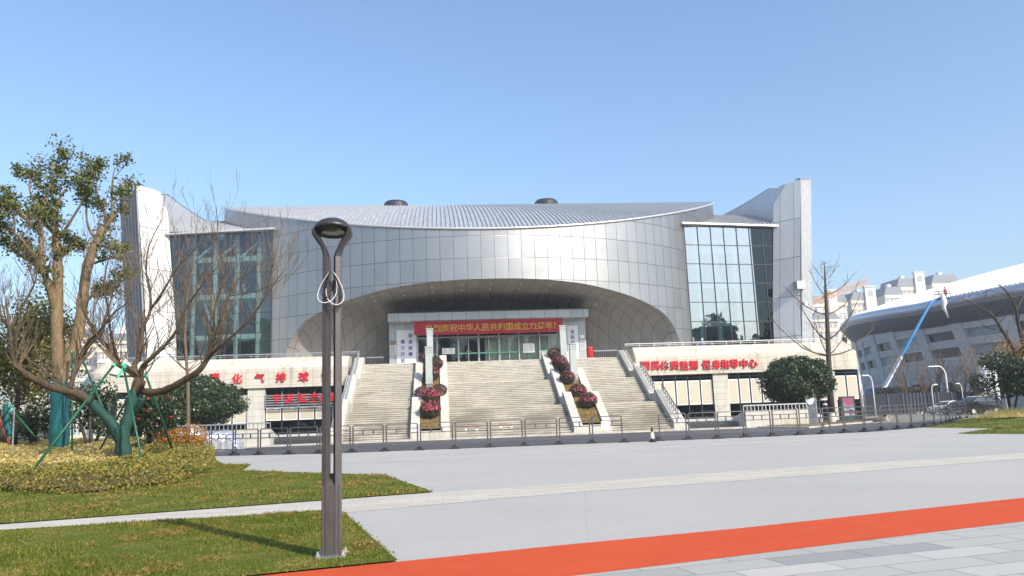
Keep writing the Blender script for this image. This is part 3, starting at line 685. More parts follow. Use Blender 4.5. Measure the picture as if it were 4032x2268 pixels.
    if s > 0:
        MB().box(*sorted((W(37.9,93,12)[0],W(39.0,93,12)[0])), 90.0,91.2,15.7,16.7).build('wall_box', M['alu'], AR)
        MB().box(*sorted((W(38.6,93,12)[0],W(39.0,93,12)[0])), 89.9,90.3,13.6,14.1).build('floodlight', M['white'], AR)
# ------------------------------------------------------------------ podium wings
def sweep(mb, path, prof, useg=None):
    n = len(path); nor = []
    for i in range(n):
        a = Vector(path[max(i-1,0)]); b = Vector(path[i]); c = Vector(path[min(i+1,n-1)])
        d1 = (b-a).normalized() if (b-a).length > 1e-6 else (c-b).normalized(); d2 = (c-b).normalized() if (c-b).length > 1e-6 else d1
        n1 = Vector((d1.y,-d1.x)); n2 = Vector((d2.y,-d2.x)); m = (n1+n2).normalized(); nor.append(m/max(.5,m.dot(n1)))
    acc = 0; uv = []; pts = []; L = [0]
    for (d0,z0),(d1,z1) in zip(prof,prof[1:]): L.append(L[-1]+math.hypot(d1-d0,z1-z0))
    for i in range(n):
        if i: acc += math.dist(path[i],path[i-1])
        for (d,z),l in zip(prof,L): pts.append((path[i][0]+nor[i].x*d, path[i][1]+nor[i].y*d, z)); uv.append((acc,l))
    return grid(mb, pts, n, len(prof), uv)
YF = 77.0
ZFB = at(2600,1477,YF).z
PROF = [(-1.0,ZFB),(0,ZFB),(0,7.0),(-.55,7.55),(-1.05,8.10),(-1.4,8.12),(-1.4,7.0)]
def bay(parent, xa, xb, z0, z1, zb0, zb1, n, yw=YF+.55, skip=()):
    w = MB().box(xa,xb,yw,yw+.03,z0,z1).build('window', M['glass_dark'], parent)
    MB().box(xa,xb,yw+.9,yw+.95,z0,z1).build('room_wall', M['interior_dark'], w)
    f = MB(); st = (xb-xa)/n
    for i in range(n+1): f.box(xa+st*i-.05,xa+st*i+.05,yw-.12,yw-.002,z0,z1)
    f.box(xa+.05,xb-.05,yw-.09,yw-.004,zb1+.25,zb1+.35); f.box(xa+.05,xb-.05,yw-.09,yw-.004,z0+.6,z0+.7); f.box(xa+.05,xb-.05,yw-.09,yw-.004,z1-.12,z1-.0)
    f.build('window_frame', M['mull'], w)
    for i in range(n):
        if i in skip: continue
        a, b = xa+st*i+.062, xa+st*(i+1)-.062
        MB().box(a,b,yw-.05,yw-.03,zb0,zb1).build('blind_border', M['white'], w)
        MB().box(a+.12,b-.12,yw-.07,yw-.052,zb0+.12,zb1-.12).build('blind', M['blind'], w)
def rail(mb, pts, h=.75, sp=1.45, r=.035, low=True):
    for a, b in zip(pts, pts[1:]):
        a, b = Vector(a), Vector(b); L = (b-a).length; n = max(1, int(L/sp))
        mb.bar(a+Vector((0,0,h)), b+Vector((0,0,h)), r*3.2, r*2.4)
        if low: mb.bar(a+Vector((0,0,h*.5)), b+Vector((0,0,h*.5)), r)
        for i in range(n+1): p = a+(b-a)*i/n; mb.bar(p, p+Vector((0,0,h)), r*1.6)
PXR = lambda x,y,Y=YF: at(x,y,Y).x
# right podium
PR = thing('podium_building', (27,YF,0), 'cream stone podium with red fitness centre lettering, right of the grand steps', 'building')
xe = 43.4
path = [(19.75,YF),(xe-1.2,YF),(xe-.5,YF+.25),(xe+.2,YF+.9),(xe+.8,YF+2.0),(53,104)]
sweep(MB(), path, PROF).build('fascia', M['stone'], PR)
mb = MB(); mb.prism([(YF-d,z) for d,z in PROF[:-1]]+[(80.0,8.12),(80.0,0),(YF+1.0,0)], 0, 19.70, 19.745); mb.uv = [(v[1],v[2]) for v in mb.v]; mb.build('side_wall', M['stone_wall'], PR)
top = [(19.75,78.3)]+[(xe-1.6,78.3),(xe-1.0,79.0),(51,104),(51,110),(19.75,110)]
tp = MB(); tp.add([(x,y,7.192) for x,y in top], [tuple(range(6))]); tp.build('terrace', M['cement'], PR)
wl = MB(); wl.prism([(19.75,YF+1.7),(xe-2.5,YF+1.7),(49,104),(19.75,104)], 2, 0, ZFB+.1); wl.build('rear_wall', M['interior_dark'], PR)
z0 = .02; ZW0, ZW1 = at(2700,1595,YF+.55).z, at(2700,1499,YF+.55).z; ZL0, ZL1, ZL2 = at(1150,1654,YF+.55).z, at(1150,1604,YF+.55).z, at(880,1559,YF+.55).z
pillars = [(PXR(2814,1530),PXR(2873,1530)),(PXR(3272,1530),PXR(3297,1530))]
bays = [(19.9,pillars[0][0],6),(pillars[0][1],pillars[1][0],9),(pillars[1][1],PXR(3392,1530),2)]
for a, b in pillars:
    mb = MB(); mb.box(a,b,YF+.25,YF+1.2,0,ZFB-.002); mb.uv = [(v[0],v[2]) for v in mb.v]; mb.build('pillar', M['stone_wall'], PR)
for a, b, n in bays: bay(PR, a+.01, b-.01, z0, ZFB-.01, ZW0, ZW1, n)
mb = MB(); mb.tube([(bays[2][1]+.12,YF+.5,0),(bays[2][1]+.12,YF+.5,ZFB-.01)], .13, 12); mb.build('steel_column', M['steel'], PR, smooth=True)
for ch, x, y in zip('国民体质监测健身指导中心', (700,815,920,1030,1140,1245,1395,1505,1605,1712,1820,1925), (465,462,460,458,458,455,450,447,445,440,437,435)):
    p = at(2300+x/2.8975, 1280+y/2.8975, YF); text(MB(), ch, (p.x,YF-.11,p.z), .95, .14, .02).build('letter', M['redletter'], PR)
rl = MB(); rail(rl, [(19.0,YF+1.2,8.12),(xe-1.4,YF+1.2,8.12)], .36); rl.build('railing', M['bright_steel'], PR)
# left podium
PL = thing('podium_building', (-17,YF,0), 'cream stone podium with spaced red lettering and streaky stains, left of the grand steps', 'building')
xl = at(345,1450,YF).x
path = [(-46,104),(xl-.8,YF+2.2),(xl-.2,YF+.9),(xl+.5,YF+.25),(xl+1.2,YF),(-9.0,YF)]
sweep(MB(), path, PROF).build('fascia', M['stone'], PL)
mb = MB(); mb.prism([(YF-d,z) for d,z in PROF[:-1]]+[(80.0,8.12),(80.0,0),(YF+1.0,0)], 0, -8.995, -8.95); mb.uv = [(v[1],v[2]) for v in mb.v]; mb.build('side_wall', M['stone_wall'], PL)
tp = MB(); tp.add([(x,y,7.192) for x,y in [(-9.0,78.3),(xl+1.6,78.3),(xl+1,79),(-44,104),(-44,110),(-9.0,110)]], [tuple(range(6))]); tp.build('terrace', M['cement'], PL)
MB().prism([(-9.0,YF+1.7),(xl+3,YF+1.7),(-42,104),(-9.0,104)], 2, 0, ZFB+.1).build('rear_wall', M['interior_dark'], PL)
pil = [(PXR(972,1580),PXR(1041,1580)),(PXR(560,1590),PXR(600,1590))]
for a, b in pil:
    mb = MB(); mb.box(a,b,YF+.25,YF+1.2,0,ZFB-.002); mb.uv = [(v[0],v[2]) for v in mb.v]; mb.build('pillar', M['stone_wall'], PL)
bay(PL, pil[0][1]+.01, -9.05, z0, ZFB-.01, ZL0, ZL1, 5); bay(PL, pil[1][1]+.01, pil[0][0]-.01, z0, ZFB-.01, ZL0-.15, ZL2, 6); bay(PL, xl+2.6, pil[1][0]-.01, z0, ZFB-.01, ZL0, ZL2, 3)
for ch, x, y in zip('奉化气排球馆', (846,935,1022,1107,1196,1285), (1487,1491,1488,1486,1484,1479)):
    p = at(x,y,YF); text(MB(), ch, (p.x,YF-.07,p.z), .98, .12, .02, 0, .06).build('letter', M['redletter'], PL)
# slatted sign board with the company name
xa, xb = PXR(1046,1560), -9.1; za, zb = at(1150,1605,YF).z, at(1150,1548,YF).z
mb = MB()
for q in range(6): mb.box(xa,xb,YF-.02,YF+.05,za+(zb-za)*q/6,za+(zb-za)*q/6+.10)
for q in range(6): mb.box(xa+(xb-xa)*q/5-.03,xa+(xb-xa)*q/5+.03,YF+.052,YF+.12,za-.05,zb+.05)
mb.build('sign_slats', M['alu'], PL)
for ch, x, y in zip('宁波弘奥传媒', (945,1065,1185,1295,1395,1495), (652,652,646,642,640,636)):
    p = at(700+x/2.415, 1300+y/2.415, YF); text(MB(), ch, (p.x,YF-.08,p.z), .96, .1, .02, 0, .08).build('letter', M['redletter'], PL)
rl = MB(); rail(rl, [(xl+1.6,YF+1.2,8.12),(-8.2,YF+1.2,8.12)], .36); rl.build('railing', M['alu'], PL)
# ------------------------------------------------------------------ grand steps
ST = thing('grand_staircase', (CX,60.5,0), 'wide weathered stone staircase in three flights up to the arena entrance', 'staircase')
NS, RISE, TR, LAND = 42, FZ/42, .30, 2.45
prof = []; y = 60.5; z = 0.0; marks = []          # nosing line
for k in range(NS):
    if k in (14,28): y += LAND
    marks.append((y, z)); prof.append((y,z)); z += RISE
    prof += [(y, z-.05), (y-.035, z-.05), (y-.035, z)]; y += TR
    prof.append((y-.002, z))
def zstair(Y):
    if Y < 60.5: return 0
    u = Y-60.5; s = 0
    for k in range(3):
        if u <= 4.2: return (k*14+u/TR)*RISE
        u -= 4.2
        if k < 2:
            if u <= LAND: return (k+1)*14*RISE
            u -= LAND
    return FZ
XL, XR_ = -7.48, 18.23
mb = MB(); n = len(prof)
for xa, xb in ((XL,CX-7.9),(CX-4.9,CX+4.72),(CX+7.75,XR_)):
    pts = [(xx,yy,zz) for xx in (xa,xb) for yy,zz in prof]; grid(mb, pts, 2, n)
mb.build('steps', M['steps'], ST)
def wallprof(h, y0=60.5, ext=0):       # sloping wall with a short level drop at each landing
    P = [(y0, h)]
    seg = [(60.5,64.7),(67.15,71.35),(73.8,78.0)]
    for k,(a,b) in enumerate(seg):
        za = k*14*RISE; zb = (k+1)*14*RISE
        if k: P += [(a-.55, za+h-.42), (a-.55, za+h)]
        P += [(a, za+h)] if k else []
        P += [(b, zb+h)]
        if k < 2: P += [(seg[k+1][0]-.55, zb+h-.0)]
    return [P[0]]+[p for p in P[1:]]
def wallpoly(h):
    P = [(60.5,0),(60.5,h)]
    for k,(a,b) in enumerate([(60.5,64.7),(67.15,71.35),(73.8,78.0)]):
        zb = (k+1)*14*RISE; slope = 14*RISE/4.2
        P += [(b+(.6 if k < 2 else 0), zb+h+(.6*slope if k < 2 else 0))]
        if k < 2: P += [(b+1.0, zb+h+.6*slope), (b+1.0, zb+h)]; P += [(b+LAND, zb+h)]
    P += [(78.04,FZ+h),(78.6,FZ+h),(78.6,0)]
    return P
def wall(xa, xb, h, name, parent):
    poly = wallpoly(h); m_ = MB().prism(poly, 0, xa, xb); m_.uv = [(v[1],v[2]-.57*(v[1]-60.5)) for v in m_.v]
    return m_.build(name, M['stone_wall'], parent)
def cheek(x, s, h):
    top = wallpoly(h)[1:-1]; mb = MB(); uv = []; pts = []
    for (yy,zz) in top:
        for (xx,z_) in ((x,0),(x,zz),(x+s*.95,zz),(x+s*(.95+.14*zz+.35*max(0,1-(yy-60.5)/2)*zz),0)): pts.append((xx,yy,z_)); uv.append((yy+ (0 if z_ else .0), z_-.57*(yy-60.5)+ (0 if xx == x else .8)))
    grid(mb, pts, len(top), 4, uv); n = len(mb.v); k = (len(top)-1)*4
    mb.f += [(0,1,2,3),(k+3,k+2,k+1,k)]; mb.m += [0,0]; return mb.build('cheek_wall', M['stone_wall'], ST)
cheek(XL, -1, .72); cheek(XR_, 1, .72)
for xc in (XL-.5, XR_+.5):
    for k,(a,b) in enumerate([(60.9,64.9),(67.3,71.6),(73.9,77.9)]):
        mb = MB()
        z0_ = zstair(max(a,60.5+k*6.65+.2))+.72; z1_ = zstair(min(b,[64.7,71.35,78][k]))+.75
        p, q = Vector((xc,a,z0_)), Vector((xc,b,z1_))
        mb.bar(p+Vector((0,0,.72)), q+Vector((0,0,.72)), .07); 
        for i in range(9): r_ = p+(q-p)*i/8; mb.bar(r_, r_+Vector((0,0,.72)), .055)
        mb.bar(p+Vector((0,0,.3)), q+Vector((0,0,.3)), .03)
        mb.build('handrail', M['steel_brown'] if xc > 0 else M['alu'], ST)
PLX = []
for xa, xb in ((CX-7.9,CX-4.9),(CX+4.72,CX+7.75)):
    wall(xa, xa+.68, .72, 'planter_wall', ST); wall(xb-.68, xb, .72, 'planter_wall', ST)
    mb = MB(); mb.box(xa+.682,xb-.682,60.5,61.1,0,.70); mb.uv = [(v[0],v[2]) for v in mb.v]; mb.build('planter_front', M['stone_wall'], ST)
    pts = [(xx,yy,zstair(yy)+.52) for yy in np.arange(61.1,78,.3) for xx in (xa+.68,xb-.68)]
    ns = len(pts)//2; grid(MB(), pts, ns, 2).build('planter_soil', M['soil'], ST)
    PLX.append((xa+xb)/2)
# lamp pillars in the planters
pr = thing('light_pillar', (0,0,0), 'x', 'pillar', 'square light pillars on the steps')
mb = MB(); mb.box(-.30,.30,-.30,.30,.75,3.5); mb.build('shaft', M['pillar'], pr)
mb = MB(); mb.box(-.27,.27,-.27,.27,-.8,.745); mb.build('base', M['pillar_base'], pr)
mb = MB()
for z in (.76,.98,1.2): mb.box(-.34,.34,-.34,.34,z,z+.06)
mb.build('lower_band', M['pillar'], pr)
mb = MB()
for z in (3.52,3.74): mb.box(-.34,.34,-.34,.34,z,z+.06)
mb.box(-.29,.29,-.29,.29,3.5,3.97); mb.box(-.36,.36,-.36,.36,3.972,4.06); mb.build('capital', M['pillar'], pr)
for k, (px, py, Y, lab) in enumerate(((1691,1545,70.0,'pale green pillar in the left planter, nearer the road'),(1695,1457,76.5,'pale green pillar in the left planter, nearer the entrance and half hidden by another'),
        (2262,1528,70.0,'pale green pillar in the right planter, nearer the road'),(2221,1442,76.5,'pale green pillar in the right planter, nearer the entrance'))):
    p = at(px,py,Y)
    if k == 0: pr.location = p; pr['label'] = lab
    else: dup(pr, p, None, lab)
# clipped azalea bushes
def bush_proto(seed, dense):
    global RNG
    RNG = np.random.default_rng(seed); b = thing('azalea_bush', (0,0,0), 'x', 'bush', 'clipped azalea bushes beside the steps')
    d = RNG.normal(size=(3600,3)); d /= np.linalg.norm(d,axis=1)[:,None]; r = .78*RNG.uniform(.72,1.03,3600)**.6; lump = 1+.08*np.sin(d[:,0]*6+seed)*np.cos(d[:,1]*5)
    P = d*(r*lump)[:,None]*np.array([1,1,.86]); P[:,2] += .62; leafmesh('foliage', P, d, .085, M['bush_leaf'], b, local=True)
    d = RNG.normal(size=(dense,3)); d[:,2] = np.abs(d[:,2])*.8+.0*d[:,2]-.15; d[:,1] -= .25; d /= np.linalg.norm(d,axis=1)[:,None]
    P = d*.80*np.array([1,1,.86]); P[:,2] += .62; leafmesh('blossom', P, d, .125, M['bloom'], b, kind='stuff', aspect=1.1, local=True)
    tr = MB(); tr.tube([(0,0,-.25),(0,0,.4)], [.12,.08], 6); tr.build('stem', M['bark_dark'], b, local=True); return b
BP = [bush_proto(3,330), bush_proto(5,170), bush_proto(9,70)]; used = set()
def put_bush(k, loc, sc, label, rz):
    if k not in used: used.add(k); o = BP[k]; o.location = loc; o.scale = (sc,)*3; o.rotation_euler = (0,0,rz*.3); o['label'] = label
    else: o = dup(BP[k], loc, rz*.3, label, None, sc)
LB = [(62.6,0,1.22,0,'pink azalea ball lowest in the left planter, densest with blossom'),(64.9,.05,1.15,0,'pink azalea ball second lowest in the left planter'),(68.0,-.75,.95,2,'dark small azalea left of the nearer left pillar'),
      (68.2,.75,1.0,2,'dark brown azalea right of the nearer left pillar, leaning over the wall'),(70.9,.0,1.1,1,'azalea just behind the nearer left pillar'),(73.2,.1,1.1,1,'azalea between the two left pillars, half way up'),
      (75.5,.35,1.2,2,'green azalea right of the rear left pillar'),(76.9,-.5,1.1,2,'dark azalea topmost in the left planter')]
RB = [(63.2,.2,1.12,1,'pink azalea ball lowest in the right planter'),(66.2,-.05,1.12,1,'azalea ball second lowest in the right planter, in front of the pillar'),(69.6,-.35,1.05,1,'dark azalea at the foot of the nearer right pillar'),
      (71.8,-.55,.95,2,'bare looking brown azalea half way up the right planter'),(73.3,.0,1.1,1,'azalea between the two right pillars'),(75.4,-.1,1.05,1,'azalea at the foot of the rear right pillar'),(77.0,-.35,1.05,2,'dark azalea topmost in the right planter')]
for k,(Y,dx,sc,kind,lab) in enumerate(LB): put_bush(kind, (PLX[0]+dx,Y,zstair(Y)+.5), sc*.86, lab, k*1.7)
for k,(Y,dx,sc,kind,lab) in enumerate(RB): put_bush(kind, (PLX[1]+dx,Y,zstair(Y)+.5), sc*.86, lab, k*2.3+1)
RNG = np.random.default_rng(11)
# grass tufts in the planters
for pc in PLX:
    n = 2600; x = RNG.uniform(pc-.8,pc+.8,n); y = RNG.uniform(61.2,77.5,n); z = np.array([zstair(v) for v in y])+.55
    o = leafmesh('planter_grass', np.stack([x,y,z],1), None, .14, M['grassdry'], ST); o['kind'] = 'stuff'
# balustrades at the head of the steps
def balustrade(px0, px1, py0, py1, Y, lab):
    a, b = at(px0,py1,Y), at(px1,py1,Y); z0_ = FZ; h = .95
    t = thing('balustrade', ((a.x+b.x)/2,Y,FZ), lab, 'balustrade', 'balustrades at the head of the steps')
    mb = MB(); mb.box(a.x,b.x,Y-.06,Y+.06,FZ+h-.08,FZ+h); mb.box(a.x,b.x,Y-.05,Y+.05,FZ+.05,FZ+.12); mb.build('rail', M['alu'], t)
    n = int((b.x-a.x)/.22); mb = MB()
    for i in range(n+1): x = a.x+(b.x-a.x)*i/n; mb.lathe([(.03,.12),(.06,.3),(.035,.5),(.06,.7),(.03,h-.08)], (x,Y,FZ), 6)
    mb.build('baluster', M['dark_metal'], t, smooth=True)['kind'] = 'stuff'
balustrade(1442,1510,1403,1430,80.5,'dark balustrade at top of the steps left of the entrance')
balustrade(2340,2432,1375,1403,80.5,'dark balustrade at top of the steps right of the red drum')
p = at(2323,1405,80.0); t = thing('red_drum', (p.x,80,FZ), 'glossy red drum standing at the head of the steps right of the entrance', 'drum')
MB().lathe([(.34,0),(.34,1.15),(.31,1.27),(.18,1.33)], (p.x,80,FZ), 16).build('body', M['red'], t, smooth=True)
MB().lathe([(.36,1.1),(.36,1.16)], (p.x,80,FZ), 16).build('rim', M['dark_metal'], t)
# banner
YB_ = YC-.12
pa, pb_ = at(1630,1270,YB_), at(2214,1252,YB_); za, zb = at(1630,1266,YB_).z-.02, at(1630,1320,YB_).z
xa, xb = pa.x, pb_.x
pts = []; nb = 60
for i in range(nb+1):
    q = i/nb; x = xa+(xb-xa)*q; sg = .10*math.sin(q*math.pi)
    for j in range(7):
        r_ = j/6; pts.append((x, YB_+.03*math.sin(q*37+r_*2)+.02*math.sin(q*61), za+(zb-za)*r_-sg*.5*r_+.015*math.sin(q*25)))
BN = grid(MB(), pts, nb+1, 7).build('red_banner', plain('red_banner_cloth', (.36,.008,.022), .7, 0, .08), None, smooth=True)
tag(BN, 'long red cloth banner with gold characters hung under the entrance canopy', 'banner')
zc_ = (za+zb)/2-.06; s_ = '热烈庆祝中华人民共和国成立72周年！'; x0 = at(1500+425/2.4156,1290,YB_).x; x1 = at(1500+1640/2.4156,1280,YB_).x
text(MB(), s_, ((x0+x1)/2+.1,YB_-.09,zc_), (x1-x0)/16.0, .02, .02).build('banner_letters', M['gold_letter'], BN)
# ------------------------------------------------------------------ parapets and odds by the podium
def parapet(xa, xb, y, h, lab, back, side):
    t = thing('parapet_wall', ((xa+xb)/2,y,0), lab, 'wall', 'low pale parapets in front of the podium')
    mb = MB(); mb.box(xa,xb,y,y+.3,0,h); mb.uv = [(v[0],v[2]) for v in mb.v]; mb.build('front_wall', M['stone_wall'], t)
    xs_ = xa if side < 0 else xb-.3
    mb = MB(); mb.prism([(y+.302,0),(y+.302,h),(y+back,h*.2),(y+back,0)], 0, xs_, xs_+.3); mb.uv = [(v[1],v[2]) for v in mb.v]; mb.build('return_wall', M['stone_wall'], t)
    mb = MB(); z = h+.05; mb.bar((xa,y+.15,h+.42),(xb,y+.15,h+.42),.11,.09); n = int((xb-xa)/.3)
    for i in range(n+1): x = xa+(xb-xa)*i/n; mb.bar((x,y+.15,h),(x,y+.15,h+.4),.05)
    mb.build('railing', M['bright_steel'] if side < 0 else M['alu'], t)
pa, pb_ = at(2936,1680,59.9), at(3188,1680,59.9); parapet(pa.x, pb_.x, 59.9, 1.32, 'low white parapet with steel rail beside the tall totem sign', 4.5, -1)
pa, pb_ = at(690,1760,59.9), at(1062,1750,59.9); parapet(pa.x, pb_.x, 59.9, 1.32, 'low white parapet with grey rail behind the silver tarpaulin', 4.5, 1)
for xa, xb, lab in ((XR_+1.6, at(2930,1680,61).x, 'dark lattice rail under a pale ledge, right of the steps'), (at(1066,1750,61).x, XL-1.6, 'dark lattice rail under a pale ledge, left of the steps')):
    t = thing('lattice_rail', ((xa+xb)/2,61,0), lab, 'railing', 'lattice rails below the podium windows')
    MB().box(xa,xb,62.4,63.6,.62,.80).build('ledge', M['cement'], t)
    mb = MB()
    for k in range(5): mb.bar((xa,61.2,.12+.12*k),(xb,61.2,.12+.12*k),.035)
    for k in range(7): x = xa+(xb-xa)*k/6; mb.bar((x,61.2,0),(x,61.2,.66),.05)
    mb.build('lattice', M['mull'], t); MB().box(xa,xb,61.5,61.55,.0,.6).build('backing', M['interior_dark'], t)
# silver tarpaulin over a heap
pc = at(830,1772,56.5); t_pts = []; nu = 40; nv = 22; r_ = random.Random(3)
for i in range(nu):
    q = i/(nu-1)
    for j in range(nv):
        w = j/(nv-1); a = math.pi*w; hh = 1.45+.22*math.sin(q*5+1)+.15*math.sin(q*11)
        env = min(1, min(q, 1-q)*7)**.5
        x = (q-.5)*4.2; y = -math.cos(a)*.85; z = hh*env*min(1, math.sin(a)**.42 if math.sin(a) > 0 else 0)
        cr = .05*math.sin(q*70+w*9)*math.sin(w*23+q*13)+.04*math.sin(q*33-w*31)
        t_pts.append((pc.x+x+cr, 56.5+y+cr*1.5, max(0,z+cr*.6)))
TP = grid(MB(), t_pts, nu, nv).build('silver_tarpaulin', M['foil'], None); tag(TP, 'crinkled silver tarpaulin thrown over a heap behind the left barriers', 'tarpaulin')
# island right of the steps
ISL = [tuple(atz(x,y,.0))[:2] for x,y in ((3186,1686),(3330,1672),(3420,1665),(3480,1650),(3500,1636),(3480,1626))]+[(38.5,64.6),(24.5,64.6),(24.6,60.4)]
sheet('kerb', ISL, .10, M['kerb']); mb = MB(); mb.prism(ISL, 2, -.01, .098); tag(mb.build('kerb', M['kerb']), kind='structure')
cen = (sum(p[0] for p in ISL)/len(ISL), sum(p[1] for p in ISL)/len(ISL)); ISL2 = [(cen[0]+(x-cen[0])*.955, cen[1]+(y-cen[1])*.93) for x,y in ISL]
sheet('dry_lawn', ISL2, .125, M['drylawn'])
blades('grass', ISL2, (22,42,58,66), 16000, .07, .03, lambda x,y: .12+0*x, M['grassdry'])
YLW = [tuple(atz(x,y,.0))[:2] for x,y in ((3440,1668),(3478,1660),(3503,1650),(3513,1642),(3505,1634),(3480,1628),(3440,1622))]
mb = MB()
for (xa_,ya_),(xb2,yb2) in zip(YLW,YLW[1:]): mb.quad((xa_,ya_-.12,.012),(xb2,yb2-.12,.012),(xb2+.05,yb2+.14,.012),(xa_+.05,ya_+.14,.012))
tag(mb.build('road_marking', M['roadyellow']), kind='structure')
# totem sign
p = at(3212,1676,61.2); X0 = p.x
t = thing('totem_sign', (X0,61.2,.1), 'tall grey totem sign with a white oval panel beside the round dense tree', 'sign')
MB().prism([(X0-.75,.1),(X0+.15,.1),(X0+.15,4.1),(X0-.75,4.1)], 1, 61.1, 61.5).build('slab', plain('slate_sign_paint',(.10,.125,.155),.5), t)
MB().box(X0+.152,X0+.24,61.15,61.42,.1,4.0).build('side_strip', M['alu'], t)
mb = MB(); ov = [(X0-.36+.42*math.cos(a), 2.45+.82*math.sin(a)) for a in np.linspace(0,2*math.pi,28,endpoint=False)]; mb.prism(ov, 1, 61.02, 61.098); mb.build('oval_panel', M['white'], t)
mb = MB(); mb.box(X0-.6,X0-.12,61.0,61.018,2.38,2.42); mb.box(X0-.58,X0-.14,61.0,61.018,2.52,2.56); mb.build('panel_print', M['alu'], t)
p = at(3224,1650,61.5)
t = thing('litter_bin', (p.x,61.5,.1), 'small dark litter bin with white lid and sticker right of the totem sign', 'bin')
MB().lathe([(.22,.1),(.25,.62)], (p.x,61.5,.0), 12).build('drum', M['mull'], t); MB().lathe([(.3,.63),(.3,.74),(.12,.82)], (p.x,61.5,0), 12).build('lid', M['white'], t)
MB().box(p.x-.05,p.x+.22,61.2,61.22,.2,.5).build('sticker', M['white'], t)
# advertising light box
YA = 64.0; a, b = at(3308,1562,YA), at(3364,1558,YA); zb_, zt_ = .45, a.z
t = thing('advert_box', ((a.x+b.x)/2,YA,.1), 'green framed advertising light box with a pink and violet poster', 'sign')
MB().box(a.x,b.x,YA,YA+.35,zb_,zt_).build('cabinet', plain('dark_green_frame',(.012,.05,.045),.4), t)
MB().box(a.x+.1,b.x-.1,YA+.05,YA+.3,.05,zb_-.002).build('pedestal', plain('teal_pedestal',(.02,.09,.09),.5), t)
def m_poster():
    k = NT('poster_print'); p_ = k.pos(); n = k.noise(k.scale(p_,(1.4,1,2.2)), 1.0, 2, .4); x,y,z = k.sep(p_)
    zz = k.math('MULTIPLY_ADD', k.math('SUBTRACT', z, zb_), 1/(zt_-zb_), k.math('MULTIPLY_ADD', n, .5, -.25))
    k.base(k.ramp(zz, [(.12,(.42,.45,.47)),(.2,(.20,.05,.14)),(.32,(.10,.06,.16)),(.42,(.45,.47,.52)),(.5,(.16,.09,.25)),(.58,(.25,.28,.30)),(.68,(.32,.09,.17)),(.95,(.36,.10,.17))])); return k.done(.25,0,.5)
MB().box(a.x+.16,b.x-.14,YA-.02,YA-.003,zb_+.12,zt_-.12).build('poster', m_poster(), t)
# ------------------------------------------------------------------ barriers
BP_ = [(-15.9,49.2),(-14.35,47.75),(-13.14,46.4),(-11.29,44.37),(-9.64,42.95),(-7.92,42.0),(-6.34,41.6),(-4.61,41.2),(-2.89,40.85),(-1.14,40.62),(.64,40.5),(2.44,40.5),(4.24,40.55),(6.04,40.5),(7.74,40.35),(9.35,39.95)]
BR_ = [(11.17,39.93),(12.76,40.0),(14.28,39.85),(15.83,39.98),(17.33,40.05),(18.92,40.27),(20.36,40.54),(21.87,41.08),(23.39,41.76),(24.88,42.6),(26.33,43.4),(27.81,44.4),(29.4,45.6),(31.1,47.2),(32.9,49.2),(34.8,51.5),(36.7,53.9),(38.6,56.3),(40.6,58.8),(42.6,61.2),(44.8,63.4)]
bp = thing('crowd_barrier', (0,0,0), 'x', 'barrier', 'grey crowd barriers along the plaza edge')
H = 1.36
mb = MB()
pth = [(-.47,0,.14)]+[(-.47,0,H-.07),(-.455,0,H-.02),(-.43,0,H)]+[(.43,0,H),(.455,0,H-.02),(.47,0,H-.07),(.47,0,.14)]
mb.tube(pth, .026, 6); mb.bar((-.47,0,H-.24),(.47,0,H-.24),.04); mb.bar((-.47,0,H-.47),(.47,0,H-.47),.04); mb.bar((-.47,0,.30),(.47,0,.30),.04); mb.build('frame', M['barrier'], bp, local=True)
for x in (-.16,.16): MB().box(x-.02,x+.02,-.018,.018,H-.45,H-.26).build('spacer', M['barrier'], bp, local=True)
mb = MB()       # welded mesh infill
for i in range(-9,12):
    for s in (1,-1):
        x0_ = i*.1; za_, zb2 = .32, H-.49; x1_ = x0_+s*(zb2-za_)*.52
        xa_, xb_ = max(-.46,min(.46,x0_)), max(-.46,min(.46,x1_))
        if x0_ == x1_: continue
        f0_, f1_ = (xa_-x0_)/(x1_-x0_), (xb_-x0_)/(x1_-x0_)
        if f1_ <= f0_: continue
        mb.bar((xa_,.0,za_+(zb2-za_)*f0_),(xb_,.0,za_+(zb2-za_)*f1_),.0032,up=(0,1,0))
wm = mb.build('wire_mesh', M['alu'], bp, local=True)
ft = thing('barrier_foot', (0,0,0), 'x', 'barrier foot', 'black feet under the crowd barriers')
MB().prism([(-.30,.0),(.30,.0),(.27,.05),(.12,.09),(-.12,.09),(-.27,.05)], 1, -.2, .2).build('base', M['rubber'], ft, local=True)
MB().box(-.11,.11,-.08,.08,.09,.2).build('socket', M['rubber'], ft, local=True)
cnt = [0,0]
def lay(run, side):
    for k,(a,b) in enumerate(zip(run,run[1:])):
        a_, b_ = Vector((*a,.03)), Vector((*b,.03)); d = b_-a_; rz = math.atan2(d.y,d.x)
        lab = 'grey tubular crowd barrier with wire mesh in the %s row' % side
        c = (a_+b_)/2
        if cnt[0] == 0: o = bp; o.location = c; o.rotation_euler = (0,0,rz); o['label'] = lab; o.scale = (d.length*.97,1,1)
        else: o = dup(bp, c, rz, lab, None, (d.length*.97,1,1))
        cnt[0] += 1
    for k,a in enumerate(run):
        b = run[min(k+1,len(run)-1)]; p0 = run[max(k-1,0)]; rz = math.atan2(b[1]-p0[1], b[0]-p0[0]); lab = 'black rubber foot holding two barrier posts in the %s row' % side
        if cnt[1] == 0: ft.location = (*a,.03); ft.rotation_euler = (0,0,rz); ft['label'] = lab
        else: dup(ft, (*a,.03), rz, lab)
        cnt[1] += 1
lay(BP_, 'left'); lay(BR_, 'right')
mid = (Vector((*BP_[-1],0))+Vector((*BP_[-2],0)))/2
pa, pb_ = at(2369,1664,39.8), at(2404,1690,39.8)
